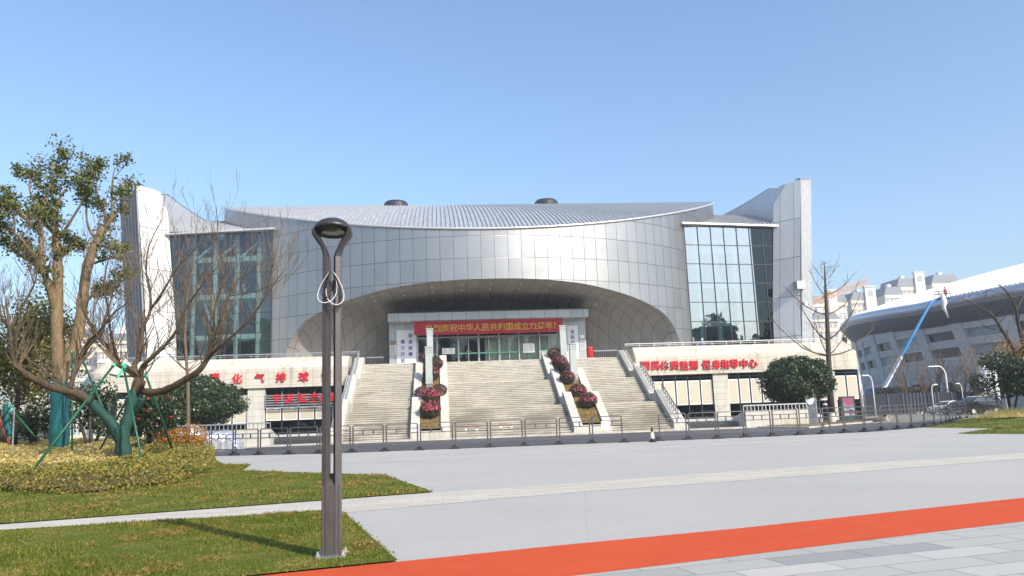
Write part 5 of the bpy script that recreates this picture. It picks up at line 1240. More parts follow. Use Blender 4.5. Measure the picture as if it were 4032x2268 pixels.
# --- right side trees
shrub('round_dense_tree', 3152, 1640, 62.8, 6.2, 5.75, 52000, .20, M['leaf_dark'], 'round dense dark evergreen in front of the right podium beside the totem', 'tree', .1, lumps=120, seed=23, trunkw=.13, trunks=6, crown_low=.22)
b_ = at(3278,1660,63.6); MX = b_.x
t = thing('bare_conifer', (MX,63.6,.1), 'tall straight bare conifer with upswept branches and whitewashed foot', 'tree')
path_ = [at(3276,1655,63.6), at(3268,1530,63.6), at(3262,1400,63.6), at(3258,1290,63.6), at(3252,1180,63.6), at(3248,1090,63.6), at(3245,1030,63.6)]; path_[0].z = 0
m_ = MB(); m_.tube([path_[0], path_[0]+(path_[1]-path_[0])*.30], [.34,.31], 10, cap=False); m_.build('limewash_foot', M['limewash'], t, smooth=True)
m_ = MB(); m_.tube([path_[0]+(path_[1]-path_[0])*.302]+path_[1:], [.30,.25,.21,.18,.13,.07,.025], 9)
m_.build('trunk', M['bark_dark'], t, smooth=True)
m_ = MB(); rn = random.Random(41)
def mbranch(px, py, ex, ey, dy, r_):
    a = at(px,py,63.6); e = at(ex,ey,63.6+dy); c = (a+e)/2; c.z -= .35*(e-a).length*.35; P = [a, a*.5+c*.5+Vector((0,0,-.1)), c, c*.45+e*.55+Vector((0,0,-.1)), e]; m_.tube(P, [r_,r_*.85,r_*.7,r_*.5,r_*.22], 6)
    for k in range(7):
        q = rn.uniform(.3,1)*4; i = min(int(q),3); pp = P[i]+(P[i+1]-P[i])*(q-i); grow(m_, rn, pp, (P[i+1]-P[i]).normalized()+Vector((rn.uniform(-.9,.9),rn.uniform(-.9,.9),rn.uniform(.1,.9))), rn.uniform(.5,1.1), .017, 1, .4, .3, None, 2, (.5,.8), (1,2), .008, .12, 3)
for a in ((3259,1400,3060,1280,-1,.075),(3260,1402,3130,1330,1.5,.06),(3262,1400,3440,1290,1,.08),(3258,1345,3140,1180,2,.07),(3259,1340,3375,1190,-1.5,.075),(3256,1240,3090,1130,1,.06),(3256,1238,3380,1110,2,.065),(3254,1165,3190,1070,-1,.05),(3254,1160,3360,1080,-.5,.055),(3252,1105,3215,1060,.5,.03),(3252,1100,3290,1050,.5,.03),(3262,1402,3200,1240,-2,.055),(3262,1400,3350,1230,2.5,.055)): mbranch(*a)
for k in range(70):
    q = rn.uniform(.35,1)*6; i = min(int(q),5); pp = path_[i]+(path_[i+1]-path_[i])*(q-i); grow(m_, rn, pp, Vector((rn.uniform(-1,1),rn.uniform(-1,1),rn.uniform(-.1,.5))), rn.uniform(.5,1.2)*(1.2-q/9), .012, 1, .4, .15, None, 2, (.5,.8), (1,2), .007, .12, 3)
m_.build('branch', M['bark_twig'], t)['kind'] = 'stuff'
# round grassy mound on the right
def mz(x, y):
    e = edge_dist(np.array([x]), np.array([y]), MOUND)[0] if inpoly(np.array([x]),np.array([y]),MOUND)[0] else 0
    return .05+min(1,e/7)*.62*(1+.12*math.sin(x*.7))
MOUND = [(28.4,44.2),(28.7,38.2),(32,38.8),(45,34),(70,30),(80,60),(60,66),(46,63.5),(43,60.5),(38,55),(33.5,49)]
MOUND2 = [(23.5,34.3),(25,31.0),(40,27),(70,24),(70,34),(45,37.5),(32,38.4),(28.5,38.0)]
for nm, MP in (('lawn_mound',MOUND),('lawn_mound',MOUND2)):
    src = MOUND; 
    xs_ = np.arange(22,80,.7); ys_ = np.arange(24,67,.7); m_ = MB()
    def hz(x,y,MP=MP):
        i_ = inpoly(x,y,MP); e = edge_dist(x,y,MP); return np.where(i_, .045+np.clip(e/6,0,1)*.55*(1+.15*np.sin(x*.7+y*.3)), .0)
    X_, Y_ = np.meshgrid(xs_,ys_,indexing='ij'); Z_ = hz(X_.ravel(),Y_.ravel()).reshape(X_.shape)
    grid(m_, [(X_[i,j],Y_[i,j],Z_[i,j]) for i in range(len(xs_)) for j in range(len(ys_))], len(xs_), len(ys_))
    m_.f = [f for f in m_.f if sum(m_.v[q][2] > .001 for q in f) >= 2]; m_.m = [0]*len(m_.f)
    o = m_.build(nm, M['lawn'], smooth=True); tag(o, kind='structure')
    blades('grass', MP, (22,60,25,62), 60000, .06, .03, lambda x,y,hz=hz: hz(x,y), M['grassblade'])
b_ = at(3960,1650,47)
shrub('broadleaf_tree', 3985, 1660, 49.5, 5.0, 4.3, 7000, .17, M['leaf_dark'], 'dark glossy evergreen tree at the right edge beyond the mound', 'tree', .4, lumps=16, seed=33, trunkw=.09, crown_low=.18)
t = thing('ornamental_grass', (at(3990,1650,44.5).x,44.5,.4), 'tuft of green and straw ornamental grass on the mound at the right edge', 'grass tuft')
r = np.random.default_rng(8)
for nm_, mt_, n_, zc2, col in (('green_blade','leaf_olive',1300,.5,0),('straw_blade','leaf_gold',900,.25,1)):
    c = at(3990 if col == 0 else 4000,1650,44.5-.5*col); n = n_; bx = c.x+r.normal(size=n)*.8; by = 44.5-.5*col+r.normal(size=n)*.4; a = r.uniform(0,2*np.pi,n); ln = r.uniform(.3,.75,n)*(1 if col == 0 else .7)
    V = np.stack([np.stack([bx-.012,by,0*bx+.45],1),np.stack([bx+.012,by,0*bx+.45],1),np.stack([bx+np.cos(a)*ln*.55,by+np.sin(a)*ln*.55,.45+ln*.85],1)],1).reshape(-1,3)
    m_ = MB(); m_.add([tuple(v) for v in V], [(3*i,3*i+1,3*i+2) for i in range(n)]); m_.build(nm_, M[mt_], t)['kind'] = 'stuff'
t = thing('bare_tree', (at(4000,1640,56).x,56,.4), 'bare dark tree with orange leaves rising behind the dark evergreen', 'tree')
m_ = MB(); rn = random.Random(51); lp = []
for spec in ([(4040,1560,0,.24),(4015,1440,0,.20),(3995,1380,0,.17),(3975,1345,0,.15),(3940,1290,-.5,.11),(3905,1240,-1,.08),(3850,1205,-1.3,.05),(3790,1175,-1.5,.03)],[(4030,1500,0,.2),(4035,1400,.5,.18),(4020,1320,.5,.15),(4005,1255,.4,.13),(4000,1210,.4,.10),(3965,1150,.2,.06),(3930,1120,0,.035)],[(4003,1225,.4,.09),(4030,1160,.8,.06),(4060,1100,1,.04)],[(3905,1240,-1,.05),(3890,1200,-.8,.04),(3870,1150,-.6,.02)]):
    o_, r_ = limb(m_, spec, 56, 8)
    for k in range(2,len(o_)):
        if rn.random() < .6: grow(m_, rn, o_[k], Vector((rn.uniform(-1,1),rn.uniform(-1,1),rn.uniform(.1,1))), rn.uniform(.7,1.5), max(.012,r_[k]*.35), 2, .45, .2, lp, 3, (.5,.8), (1,2), .009, .14, 4)
m_.build('limb', M['bark_dark'], t, smooth=True)
c = at(3985,1400,56); P = np.array([[c.x,56,c.z]])+r.normal(size=(700,3))*np.array([1.1,1.0,.75]); leafmesh('foliage', P, None, .2, M['leaf_orange'], t)['kind'] = 'stuff'
# --- people
def person(px, py, Y, z0, h, label, coat, trousers, hair, face, scarf=None, turn=0, stride=.0, hips=True):
    p = at(px,py,Y); t = thing('person', (p.x,Y,z0), label, 'person', None); t.rotation_euler = (0,0,turn); k = h/1.72
    V = [(0,0,.95),(0,0,1.15),(0,0,1.38),(0,-.01,1.48),(0,-.02,1.60), (.20,0,1.38),(.25,.02,1.12),(.20,-.14,.98),(.19,-.19,.92), (-.20,0,1.38),(-.25,.02,1.12),(-.20,-.14,.98),(-.19,-.19,.92),
         (.09,0,.90),(.10,-stride*.5,.50),(.10,-stride*.55,.09),(.10,-stride*.55-.14,.04), (-.09,0,.90),(-.10,stride*.35,.52),(-.10,stride*.95,.12),(-.10,stride*.95-.13,.04), (0,-.02,1.68)]
    E_ = [(0,1),(1,2),(2,3),(3,4),(4,21),(2,5),(5,6),(6,7),(7,8),(2,9),(9,10),(10,11),(11,12),(0,13),(13,14),(14,15),(15,16),(0,17),(17,18),(18,19),(19,20)]
    Rr = [.14,.13,.14,.06,.10,.075,.058,.045,.04,.075,.058,.045,.04,.095,.065,.045,.04,.095,.065,.045,.04,.075]
    me = bpy.data.meshes.new('body'); me.from_pydata([tuple(c*k for c in v) for v in V], E_, []); o = bpy.data.objects.new('body', me); COL.objects.link(o)
    md = o.modifiers.new('skin','SKIN'); o.modifiers.new('sub','SUBSURF').levels = 1
    for i, r_ in enumerate(Rr): me.skin_vertices[0].data[i].radius = (r_*k,r_*k*.85 if i < 3 else r_*k); me.skin_vertices[0].data[i].use_root = (i == 0)
    dg = bpy.context.evaluated_depsgraph_get(); dg.update(); nm = bpy.data.meshes.new_from_object(o.evaluated_get(dg)); bpy.data.objects.remove(o); nm.name = 'body'
    for mt_ in (trousers, coat, face): nm.materials.append(mt_)
    for f in nm.polygons: z = f.center.z/k; nm.polygons.and_ if False else None; f.material_index = 2 if z > 1.47 or (z < 1.0 and f.center.y < -.155*k and z > .85) else (1 if z > .93 else 0); f.use_smooth = True
    b = bpy.data.objects.new('body', nm); COL.objects.link(b); b.parent = t; OFF[b.name] = Vector((0,0,0))
    m_ = MB(); m_.lathe([(.19*k,.62*k),(.25*k,.66*k),(.235*k,.95*k),(.25*k,1.2*k),(.25*k,1.38*k),(.10*k,1.47*k)], (0,0,0), 14); m_.v = [(x,y*.72,z) for x,y,z in m_.v]; m_.build('coat', coat, t, smooth=True, local=True)
    m_ = MB(); m_.lathe([(.09*k,1.60*k),(.118*k,1.66*k),(.115*k,1.73*k),(.07*k,1.79*k),(.01*k,1.80*k)], (0,.02*k,0), 12); m_.build('hair', hair, t, smooth=True, local=True)
    if scarf: m_ = MB(); m_.lathe([(.11*k,1.44*k),(.16*k,1.47*k),(.15*k,1.53*k),(.10*k,1.57*k)], (0,-.01*k,0), 12); m_.build('scarf', scarf, t, smooth=True, local=True)
    return t
skin = plain('skin', (.52,.33,.25), .6, 0, .05); blk = plain('black_coat', (.018,.018,.022), .7); trs = plain('dark_brown_trousers', (.035,.028,.03), .8); hr = plain('black_hair', (.02,.016,.014), .5)
pk = plain('pale_pink_scarf', (.72,.60,.60), .8)
person(3257,1684,54.0,0.0,1.82,'person walking right in a black coat, dark trousers and pale pink scarf behind the barriers',blk,trs,hr,skin,pk,math.radians(75),.32)
gy = plain('grey_cap', (.30,.29,.27), .8); bl2 = plain('blue_jacket', (.10,.17,.30), .8)
person(2730,1340,78.8,7.19,1.78,'person in dark coat and grey cap leaning behind the right terrace rail',blk,trs,gy,skin,None,.6)
person(2765,1345,78.8,7.19,1.66,'person in blue jacket leaning behind the right terrace rail, right of another',bl2,trs,M['white'],skin,None,-.4)
person(3325,1330,78.8,7.19,1.72,'person in dark clothes near the right end of the terrace rail',blk,blk,hr,skin,None,.2)
# ------------------------------------------------------------------ stadium on the right
SXc, SYc, SR = 159.0, 122.0, 81.0
STD = thing('stadium', (SXc,SYc,0), 'curved concrete stadium with a sweeping white roof and blue grey soffit at the right edge', 'stadium')
A0, A1 = math.radians(150), math.radians(275)       # the arc that faces the plaza (angle from +X about the centre)
def sp(r_, a, z): return (SXc+r_*math.cos(a), SYc+r_*math.sin(a), z)
na = 120; an = np.linspace(A0,A1,na)
def ze(a): return 17.4+1.3*min(1,max(0,(math.radians(182)-a)/math.radians(18)))
def zr(r_, a=math.radians(175)): return ze(a)+12.8*(1-(r_/SR)**2)
pts = []; rs = np.linspace(SR, 30, 14)
for a in an:
    for r_ in rs: pts.append(sp(r_,a,zr(r_,a)))
grid(MB(), pts, na, 14).build('roof', plain('white_roof_sheet',(.74,.73,.70),.45,.1,.05,.3), STD, smooth=True)
m_ = MB()
for a in np.linspace(A0,A1,230):
    for r0_, r1_ in zip(rs[:8],rs[1:9]): m_.bar(sp(r0_,a,zr(r0_,a)+.05), sp(r1_,a,zr(r1_,a)+.05), .22, .22)
m_.build('roof_rib', M['white'], STD)['kind'] = 'stuff'
pts = []
PR_ = [(SR+.1,0),(SR+.75,-.35),(SR+1.0,-.9),(SR+.8,-1.4),(SR+.3,-1.8)]
for a in an:
    for r_, z in PR_: pts.append(sp(r_,a,z+ze(a)))
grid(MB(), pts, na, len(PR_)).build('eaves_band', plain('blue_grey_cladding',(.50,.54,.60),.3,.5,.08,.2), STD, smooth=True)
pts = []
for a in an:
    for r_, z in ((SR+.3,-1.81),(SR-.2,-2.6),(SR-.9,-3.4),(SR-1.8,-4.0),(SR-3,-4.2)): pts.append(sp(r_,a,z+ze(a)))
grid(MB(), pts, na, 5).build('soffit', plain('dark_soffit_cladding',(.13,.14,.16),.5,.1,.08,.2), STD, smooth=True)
# raking concrete frame: ring beams and leaning columns over a dark interior
def rw(z): return SR-2.9+ (z/14)*.9
def ring(z0, z1, d0=0.0, d1=.9, name='ring_beam', mat='concrete'):
    pts = []
    for a in an:
        for r_, z in ((rw(z0)-d1,z0),(rw(z0)+d0,z0),(rw(z1)+d0,z1),(rw(z1)-d1,z1)): pts.append(sp(r_,a,z))
    return grid(MB(), pts, na, 4).build(name, M[mat], STD)
ring(9.8,11.0); ring(12.4,14.6); ring(6.9,8.3,.05); ring(-.2,1.6,.1); ring(4.4,5.4,.03)
pts = []
for a in an:
    for z in (0,16): pts.append(sp(rw(z)-2.2,a,z))
grid(MB(), pts, na, 2).build('inner_wall', M['concrete_light'], STD)
bays_ = np.arange(A0, A1, math.radians(6.5))
for k, a in enumerate(bays_):
    m_ = MB(); da = math.radians(.85); lean = math.radians(-3.2)
    for z0_, z1_ in ((0,14.4),):
        v = [sp(rw(z0_)+.25,a-da+lean*0,z0_),sp(rw(z0_)+.25,a+da,z0_),sp(rw(z0_)-1.2,a+da,z0_),sp(rw(z0_)-1.2,a-da,z0_),sp(rw(z1_)+.25,a-da+lean,z1_),sp(rw(z1_)+.25,a+da+lean,z1_),sp(rw(z1_)-1.2,a+da+lean,z1_),sp(rw(z1_)-1.2,a-da+lean,z1_)]
        m_.add(v, [(0,1,5,4),(1,2,6,5),(2,3,7,6),(3,0,4,7),(4,5,6,7)])
    m_.build('column', M['concrete'], STD)
    a2 = a+math.radians(6.5)-da
    # glazed strip, louvre panel and ground floor opening of this bay
    def patch(a0_, a1_, z0_, z1_, d, nm_, mt_, sh=lean):
        pts = []
        for q in range(5):
            for z in (z0_,z1_): pts.append(sp(rw(z)-d, a0_+(a1_-a0_)*q/4+sh*z/14, z))
        return grid(MB(), pts, 5, 2).build(nm_, mt_, STD)
    patch(a+da,a2,8.3,9.8,.35,'window',M['pane'] if k%3 else M['pale_pane']); patch(a+da,a2,11.0,12.4,.5,'upper_opening',M['pane'] if k%2 else M['pale_pane'])
    patch(a+da,a2,5.4,6.9,.55,'louvre_backing',M['interior_dark'])
    m_ = MB()
    for q in range(11):
        b = a+da+(a2-a-da)*(q+.5)/11; m_.bar(sp(rw(5.4)+.05,b+lean*5.4/14,5.4), sp(rw(6.9)+.1,b+lean*1.2*6.9/14,6.9), .22, .3)
    m_.build('louvre', M['concrete'], STD)
    patch(a+da,a+da+(a2-a-da)*.42,1.6,4.2,.5,'doorway',M['pane']); patch(a+da+(a2-a-da)*.42,a2,1.6,4.4,.25,'ground_wall',M['concrete_light'])
# hoarding in front of the stadium
FA, FB = at(3404,1600,92), at(3900,1600,104)
FA = Vector((FA.x,92,0)); FB = Vector((FB.x,104,0)); t = thing('site_hoarding', FA, 'long dark slate hoarding with pale posts in front of the stadium', 'fence')
zt_ = at(3500,1551,95).z; M['hoard_post'] = plain('hoarding_post',(.09,.10,.115),.5); hm = plain('slate_hoarding',(.024,.03,.04),.5,.1)
MB().bar(FA+Vector((0,0,zt_/2)), FB+Vector((0,0,zt_/2)), .1, zt_).build('hoarding_panel', hm, t)
n = 36
for i in range(n+1):
    q = i/n
    if (q < .26 or q > .58) and i%6: continue
    p = FA+(FB-FA)*q; m_ = MB(); m_.box(p.x-.06,p.x+.06,p.y-.2,p.y-.06,0,zt_+.05); m_.build('post', M['hoard_post'], t)
# street lamps near the hoarding
def hook_lamp(pb, pt, Y, arm, lab, r_=.1):
    b, tp = at(*pb,Y), at(*pt,Y); t = thing('hook_lamp', (b.x,Y,0), lab, 'street lamp', 'white hooked street lamps near the stadium')
    a = arm; m_ = MB(); P = [(b.x,Y,0),(b.x,Y,tp.z*.8)]
    P += [(b.x+a*(1-math.cos(q))*.4, Y, tp.z*.8+tp.z*.2*math.sin(q)) for q in np.linspace(.2,1.4,5)]; m_.tube(P, [r_,r_*.8]+[r_*.7]*5, 8); m_.build('post', M['white'], t, smooth=True)
    e = P[-1]; MB().box(min(e[0],e[0]+a*.65),max(e[0],e[0]+a*.65),Y-.14,Y+.14,e[2]-.05,e[2]+.09).build('lamp_arm', M['white'], t)
hook_lamp((3440,1555),(3417,1478),88,-1.2,'short white hooked lamp at the corner of the right podium',.09)
hook_lamp((3732,1545),(3690,1442),100,-2.4,'tall white hooked lamp before the stadium louvres',.13); hook_lamp((3960,1560),(3905,1405),86,-2.2,'white hooked lamp rising behind the dark tree at the right edge',.1)
hook_lamp((3880,1560),(3860,1498),95,-1.0,'grey hooked lamp in front of the round concrete pillar',.1); hook_lamp((3670,1545),(3666,1515),97,.8,'small low hooked lamp behind the hoarding',.07); hook_lamp((3788,1540),(3775,1510),99,-.8,'small low hooked lamp by the bare trees',.06)
p = at(3905,1600,98); t = thing('concrete_pillar', (p.x,98,0), 'round pale concrete pillar beside the dark tree at the right', 'pillar'); zt2 = at(3905,1442,98).z
MB().lathe([(1.15,0),(1.15,zt2*.96)], (p.x,98,0), 20).build('shaft', M['concrete_light'], t, smooth=True); MB().lathe([(1.3,zt2*.961),(1.3,zt2)], (p.x,98,0), 20).build('cap', M['concrete'], t)
p = at(3926,1560,70); zc = at(3922,1448,70).z; t = thing('camera_pole', (p.x,70,0), 'dark pole carrying two cameras at the right edge', 'camera pole'); MB().tube([(p.x,70,0),(p.x-.2,70,zc)], .07, 8).build('pole', M['dark_metal'], t)
for dx in (-.75,.0): MB().box(p.x+dx-.45,p.x+dx-.05,69.8,70.2,zc-.1,zc+.25).build('camera', M['white'] if dx else M['dark_metal'], t)
m_ = MB(); m_.bar((p.x-1.1,70,zc-.15),(p.x,70,zc-.15),.08); m_.build('arm', M['dark_metal'], t)
# bare trees in front of the stadium
for k,(px,pt,Y,lab) in enumerate(((3570,1385,106,'bare slim tree nearest the boom lift'),(3636,1400,105,'bare forked tree second from the boom lift'),(3697,1370,108,'bare tree just left of the tall hooked lamp'),(3795,1375,102,'pale bare tree in the middle of the stadium front'),(3843,1365,101,'darkest bare tree left of the round concrete pillar'))):
    b = at(px,1560,Y); h = at(px,pt,Y).z; t = thing('bare_street_tree', (b.x,Y,0), lab, 'tree', 'bare trees before the stadium'); m_ = MB(); rn = random.Random(60+k)
    m_.tube([(b.x,Y,0),(b.x+.1,Y,h*.22)], [.22,.17], 7); m_.build('trunk', M['bark_light'] if k < 4 else M['bark_dark'], t, smooth=True); m_ = MB()
    for q in range(7): grow(m_, rn, Vector((b.x+.1,Y,h*.21)), Vector((rn.uniform(-.9,.9),rn.uniform(-.6,.6),1.3)), h*.40, .10, 3, .46, .2, None, 3, (.5,.75), (2,3), .018, .12, 4)
    m_.build('branch', M['bark_twig'], t)
p = at(3560,1548,109); t = thing('dry_hedge', (p.x,109,0), 'low dry brown hedge behind the hoarding', 'hedge')
r = np.random.default_rng(3); a = at(3440,1540,109); b = at(3680,1540,109); n = 5000; P = np.stack([r.uniform(a.x,b.x,n), 109+r.normal(size=n)*.7, r.uniform(1.5,at(3560,1524,109).z,n)],1); leafmesh('foliage', P, None, .3, leafmat('dry_hedge_leaf', [(.09,.075,.05),(.15,.12,.08),(.12,.11,.06)], .7, .2), t)['kind'] = 'stuff'
MB().box(a.x,b.x,108.9,109.1,0,1.8).build('stem', M['bark_dark'], t)
# boom lift
YB = 110.0; b0, b1, b2, b3 = at(3478,1535,YB), at(3600,1310,YB), at(3664,1192,YB), at(3712,1168,YB)
t = thing('boom_lift', (b0.x,YB,0), 'blue telescopic boom lift reaching up to the stadium roof edge', 'boom lift'); blu = plain('blue_boom_paint',(.03,.22,.50),.4)
MB().bar((b0.x,YB,b0.z), at(3548,1405,YB), .46, .4).build('base_boom', M['white'], t); MB().bar(at(3548,1405,YB), b2, .34, .3).build('telescopic_boom', blu, t); MB().bar(b2, b3, .3, .28).build('jib', blu, t)
m_ = MB(); m_.bar(at(3486,1520,YB-.35),at(3545,1410,YB-.25),.03,.12); m_.build('boom_stripe', blu, t)
MB().box(b0.x-2,b0.x+1.6,YB-1.2,YB+1.2,.9,b0.z+.2).build('turret', blu, t)
for dx in (-1.8,1.4):
    for dy in (-1.2,1.2): m_ = MB(); m_.tube([(b0.x+dx,YB+dy-.2,.55),(b0.x+dx,YB+dy+.2,.55)], .55, 14); m_.build('wheel', M['rubber'], t)
bx = at(3706,1176,YB); bt = at(3706,1150,YB); m_ = MB()
for z in (bx.z,(bx.z+bt.z)/2+.2,bt.z+.1): 
    for (xa_,ya_),(xb2,yb2) in (((-.7,-.5),(1.2,-.5)),((1.2,-.5),(1.2,.5)),((1.2,.5),(-.7,.5)),((-.7,.5),(-.7,-.5))): m_.bar((bx.x+xa_,YB+ya_,z),(bx.x+xb2,YB+yb2,z),.07)
for xa_ in (-.7,.25,1.2):
    for ya_ in (-.5,.5): m_.bar((bx.x+xa_,YB+ya_,bx.z),(bx.x+xa_,YB+ya_,bt.z+.1),.06)
m_.box(bx.x-.7,bx.x+1.2,YB-.5,YB+.5,bx.z-.06,bx.z-.01); m_.build('basket', M['mull'], t)
rd = plain('red_jacket', (.45,.02,.03), .7)
person(3725,1176,YB,bx.z,1.75,'worker in a red jacket standing in the boom lift basket',rd,trs,hr,skin,None,.3)
q = at(3712,1160,YB-.8); w_ = at(3716,1210,YB-.8); m_ = MB(); m_.tube([q,(q+w_)/2+Vector((.15,0,-.2)),w_,w_+Vector((.5,0,-1.6))], [.25,.42,.28,.08], 8); tag(m_.build('white_sheet_roll', M['white'], None, smooth=True), 'crumpled white sheet hanging below the boom lift basket', 'sheet')
# ------------------------------------------------------------------ cars
def car(loc, rz, L, Wd, Hh, paint, label, suv=False, sc=1):
    t = thing('parked_car', loc, label, 'car', None, 0); t.rotation_euler = (0,0,rz)
    if suv: P = [(-.5,.28),(-.495,.60),(-.44,.68),(-.30,.72),(-.16,.95),(-.10,1.0),(.30,1.0),(.42,.97),(.485,.70),(.5,.35),(.48,.2),(-.48,.2)]
    else: P = [(-.5,.26),(-.49,.46),(-.42,.56),(-.24,.66),(-.10,.92),(.0,1.0),(.14,.99),(.30,.78),(.40,.68),(.485,.64),(.5,.36),(.48,.18),(-.48,.18)]
    body = [(x*L,z*Hh) for x,z in P]; bm = bmesh.new(); n = len(body); secs = []
    for q, (wy, tz) in enumerate(((-1,1),(1,1))):
        secs.append([bm.verts.new((x, wy*Wd/2*(1 if z < Hh*.68 else 1-.20*(z-Hh*.68)/(Hh*.32)), z)) for x,z in body])
    bm.faces.new(secs[0]); bm.faces.new(secs[1][::-1])
    for i in range(n): bm.faces.new((secs[0][i],secs[1][i],secs[1][(i+1)%n],secs[0][(i+1)%n]))
    bmesh.ops.recalc_face_normals(bm, faces=bm.faces); bmesh.ops.bevel(bm, geom=[e for e in bm.edges], offset=.045, segments=2, affect='EDGES')
    me = bpy.data.meshes.new('body'); bm.to_mesh(me); bm.free(); me.materials.append(paint); o = bpy.data.objects.new('body', me); COL.objects.link(o); o.parent = t; OFF[o.name] = Vector((0,0,0))
    zb_ = .68 if suv else .66
    gl = ([(-.27,.72),(-.14,.93),(-.08,.95),(.06,.95),(.06,.71)],[(.08,.71),(.08,.95),(.28,.95),(.37,.90),(.41,.72)]) if suv else ([(-.21,.67),(-.08,.90),(.02,.95),(.06,.95),(.06,.68)],[(.08,.68),(.08,.95),(.13,.94),(.27,.76),(.30,.69)])
    for sy in (-1,1):
        for g in gl:
            w = lambda z: sy*(Wd/2*(1-.20*max(0,z-.68)/.32)+.012)
            m_ = MB(); m_.add([(x*L,w(z),z*Hh) for x,z in g], [tuple(range(len(g)))]); m_.build('side_window', M['pane'], t, local=True)
    a_, b_ = ((-.295,.735),(-.165,.945)) if suv else ((-.235,.675),(-.105,.91)); m_ = MB(); m_.add([(a_[0]*L-.02,-Wd*.42,a_[1]*Hh+.02),(a_[0]*L-.02,Wd*.42,a_[1]*Hh+.02),(b_[0]*L-.02,Wd*.36,b_[1]*Hh+.02),(b_[0]*L-.02,-Wd*.36,b_[1]*Hh+.02)], [(0,1,2,3)]); m_.build('windscreen', M['pane'], t, local=True)
    for x in (-.30*L,.30*L):
        for sy in (-1,1):
            m_ = MB(); m_.tube([(x,sy*(Wd/2-.2),.33),(x,sy*(Wd/2+.02),.33)], .34, 18); w_ = m_.build('wheel', M['rubber'], t, local=True)
            m_ = MB(); m_.tube([(x,sy*(Wd/2+.021),.33),(x,sy*(Wd/2+.035),.33)], .22, 10); m_.build('rim', M['bright_steel'], w_, local=True)
    for sy in (-1,1):
        MB().obox((-.475*L,sy*Wd*.36,.50*Hh),(.06,0,.0),(0,.2,0),(0,0,.07)).build('headlight', M['white'], t, local=True)
        MB().obox((.488*L,sy*Wd*.38,.60*Hh),(.04,0,.0),(0,.16,0),(0,0,.09)).build('tail_light', M['red'], t, local=True)
        MB().obox((-.19*L,sy*(Wd/2+.09),.70*Hh),(.06,0,0),(0,.09,0),(0,0,.07)).build('mirror', paint, t, local=True)
    if suv:
        for sy in (-1,1): m_ = MB(); m_.bar((-.08*L,sy*Wd*.36,Hh+.05),(.3*L,sy*Wd*.36,Hh+.05),.05); m_.build('roof_rail', M['bright_steel'], t, local=True)
    MB().box(-.505*L,-.485*L,-.3,.3,.36,.46).build('number_plate', M['white'], t, local=True)
    return t
wp = plain('pearl_white_paint',(.70,.69,.66),.2,.1,.03); dk = plain('black_car_paint',(.018,.019,.022),.15,.2,.1); bl = plain('blue_grey_paint',(.06,.08,.11),.18,.4,.1)
def put(px, py, Y, *a, **k): p = at(px,py,Y); return car((p.x,Y,0.02), *a, **k)
put(3735,1622,86,math.radians(14),4.9,1.85,1.52,wp,'pearl white saloon car parked before the slate hoarding, leftmost of the row')
put(3790,1624,81.5,math.radians(12),4.8,1.85,1.50,bl,'dark blue grey saloon car parked between the white car and the black estate')
put(3850,1628,77.5,math.radians(10),4.9,1.9,1.82,dk,'large black sport utility car parked nearest, with bright roof rails',suv=True)
# ------------------------------------------------------------------ apartment blocks
apc = plain('cream_render',(.72,.65,.52),.8,0,.06,.2); apd = plain('tan_render',(.62,.56,.46),.8,0,.06,.2); slate = plain('slate_roof',(.22,.235,.26),.6); winm = plain('far_window',(.34,.37,.40),.25,0,.2,.5)  # renders and windows paled: part of the haze is put into their colour
def block(px0, px1, py, Y, D, lab, col, floors=8, gable=None, step=None, nwin=4):
    a, b = at(px0,1560,Y), at(px1,1560,Y); zt_ = at((px0+px1)/2,py,Y).z; cx_ = (a.x+b.x)/2; w = b.x-a.x
    t = thing('apartment_block', (cx_,Y,0), lab, 'apartment block', 'apartment blocks in the distance')
    MB().box(a.x,b.x,Y,Y+D,0,zt_*.93).build('wall', col, t)
    MB().prism([(a.x-.6,zt_*.931),(b.x+.6,zt_*.931),(b.x-w*.1,zt_),(a.x+w*.1,zt_)], 1, Y-.6, Y+D).build('roof', slate, t)
    MB().box(a.x-.3,b.x+.3,Y-.5,Y-.01,zt_*.90,zt_*.93-.01).build('cornice', col, t)
    if gable:
        g0, g1, gy = gable; ga, gb = at(g0,1560,Y-1).x, at(g1,1560,Y-1).x; zg = at((g0+g1)/2,gy,Y-1).z
        o = MB().box(ga,gb,Y-1.6,Y-.01,0,zg).build('gable_tower', apc, t); MB().box(ga-.5,gb+.5,Y-2.0,Y+.3,zg+.01,zg+.7).build('gable_cap', M['concrete_light'], o)
        cxg = (ga+gb)/2; rg = (gb-ga)*.27; ov = [(cxg+rg*math.cos(q), zg-rg*1.9+rg*max(0,math.sin(q)) if True else 0) for q in np.linspace(0,math.pi,12)]+[(cxg-rg,zg-rg*3.2),(cxg+rg,zg-rg*3.2)]
        MB().prism(ov, 1, Y-1.7, Y-1.61).build('arch_window', winm, o)
    fh = zt_*.93/floors; proto = None; cols_ = nwin
    for f in range(floors):
        for c in range(cols_):
            x = a.x+w*(c+.5)/cols_
            if gable and ga-.5 < x < gb+.5: continue
            z = fh*(f+.35)
            if proto is None:
                m_ = MB(); ww, wh = w/cols_*.30, fh*.30; m_.box(-ww,ww,-.12,-.01,-wh*.7,wh,0); proto = m_.build('window', winm, t, local=True); o = proto
            else: o = proto.copy(); COL.objects.link(o)
            o.location = (x-cx_, 0, z+fh*.2)
    for f in range(1,floors): MB().box(a.x,b.x,Y-.35,Y-.01,fh*f-.12,fh*f+.12).build('floor_band', M['concrete_light'] if f%2 else col, t)
    MB().box(cx_-1,cx_+1,Y+3,Y+6,zt_+.01,zt_+2.0).build('roof_tank', M['white'], t)
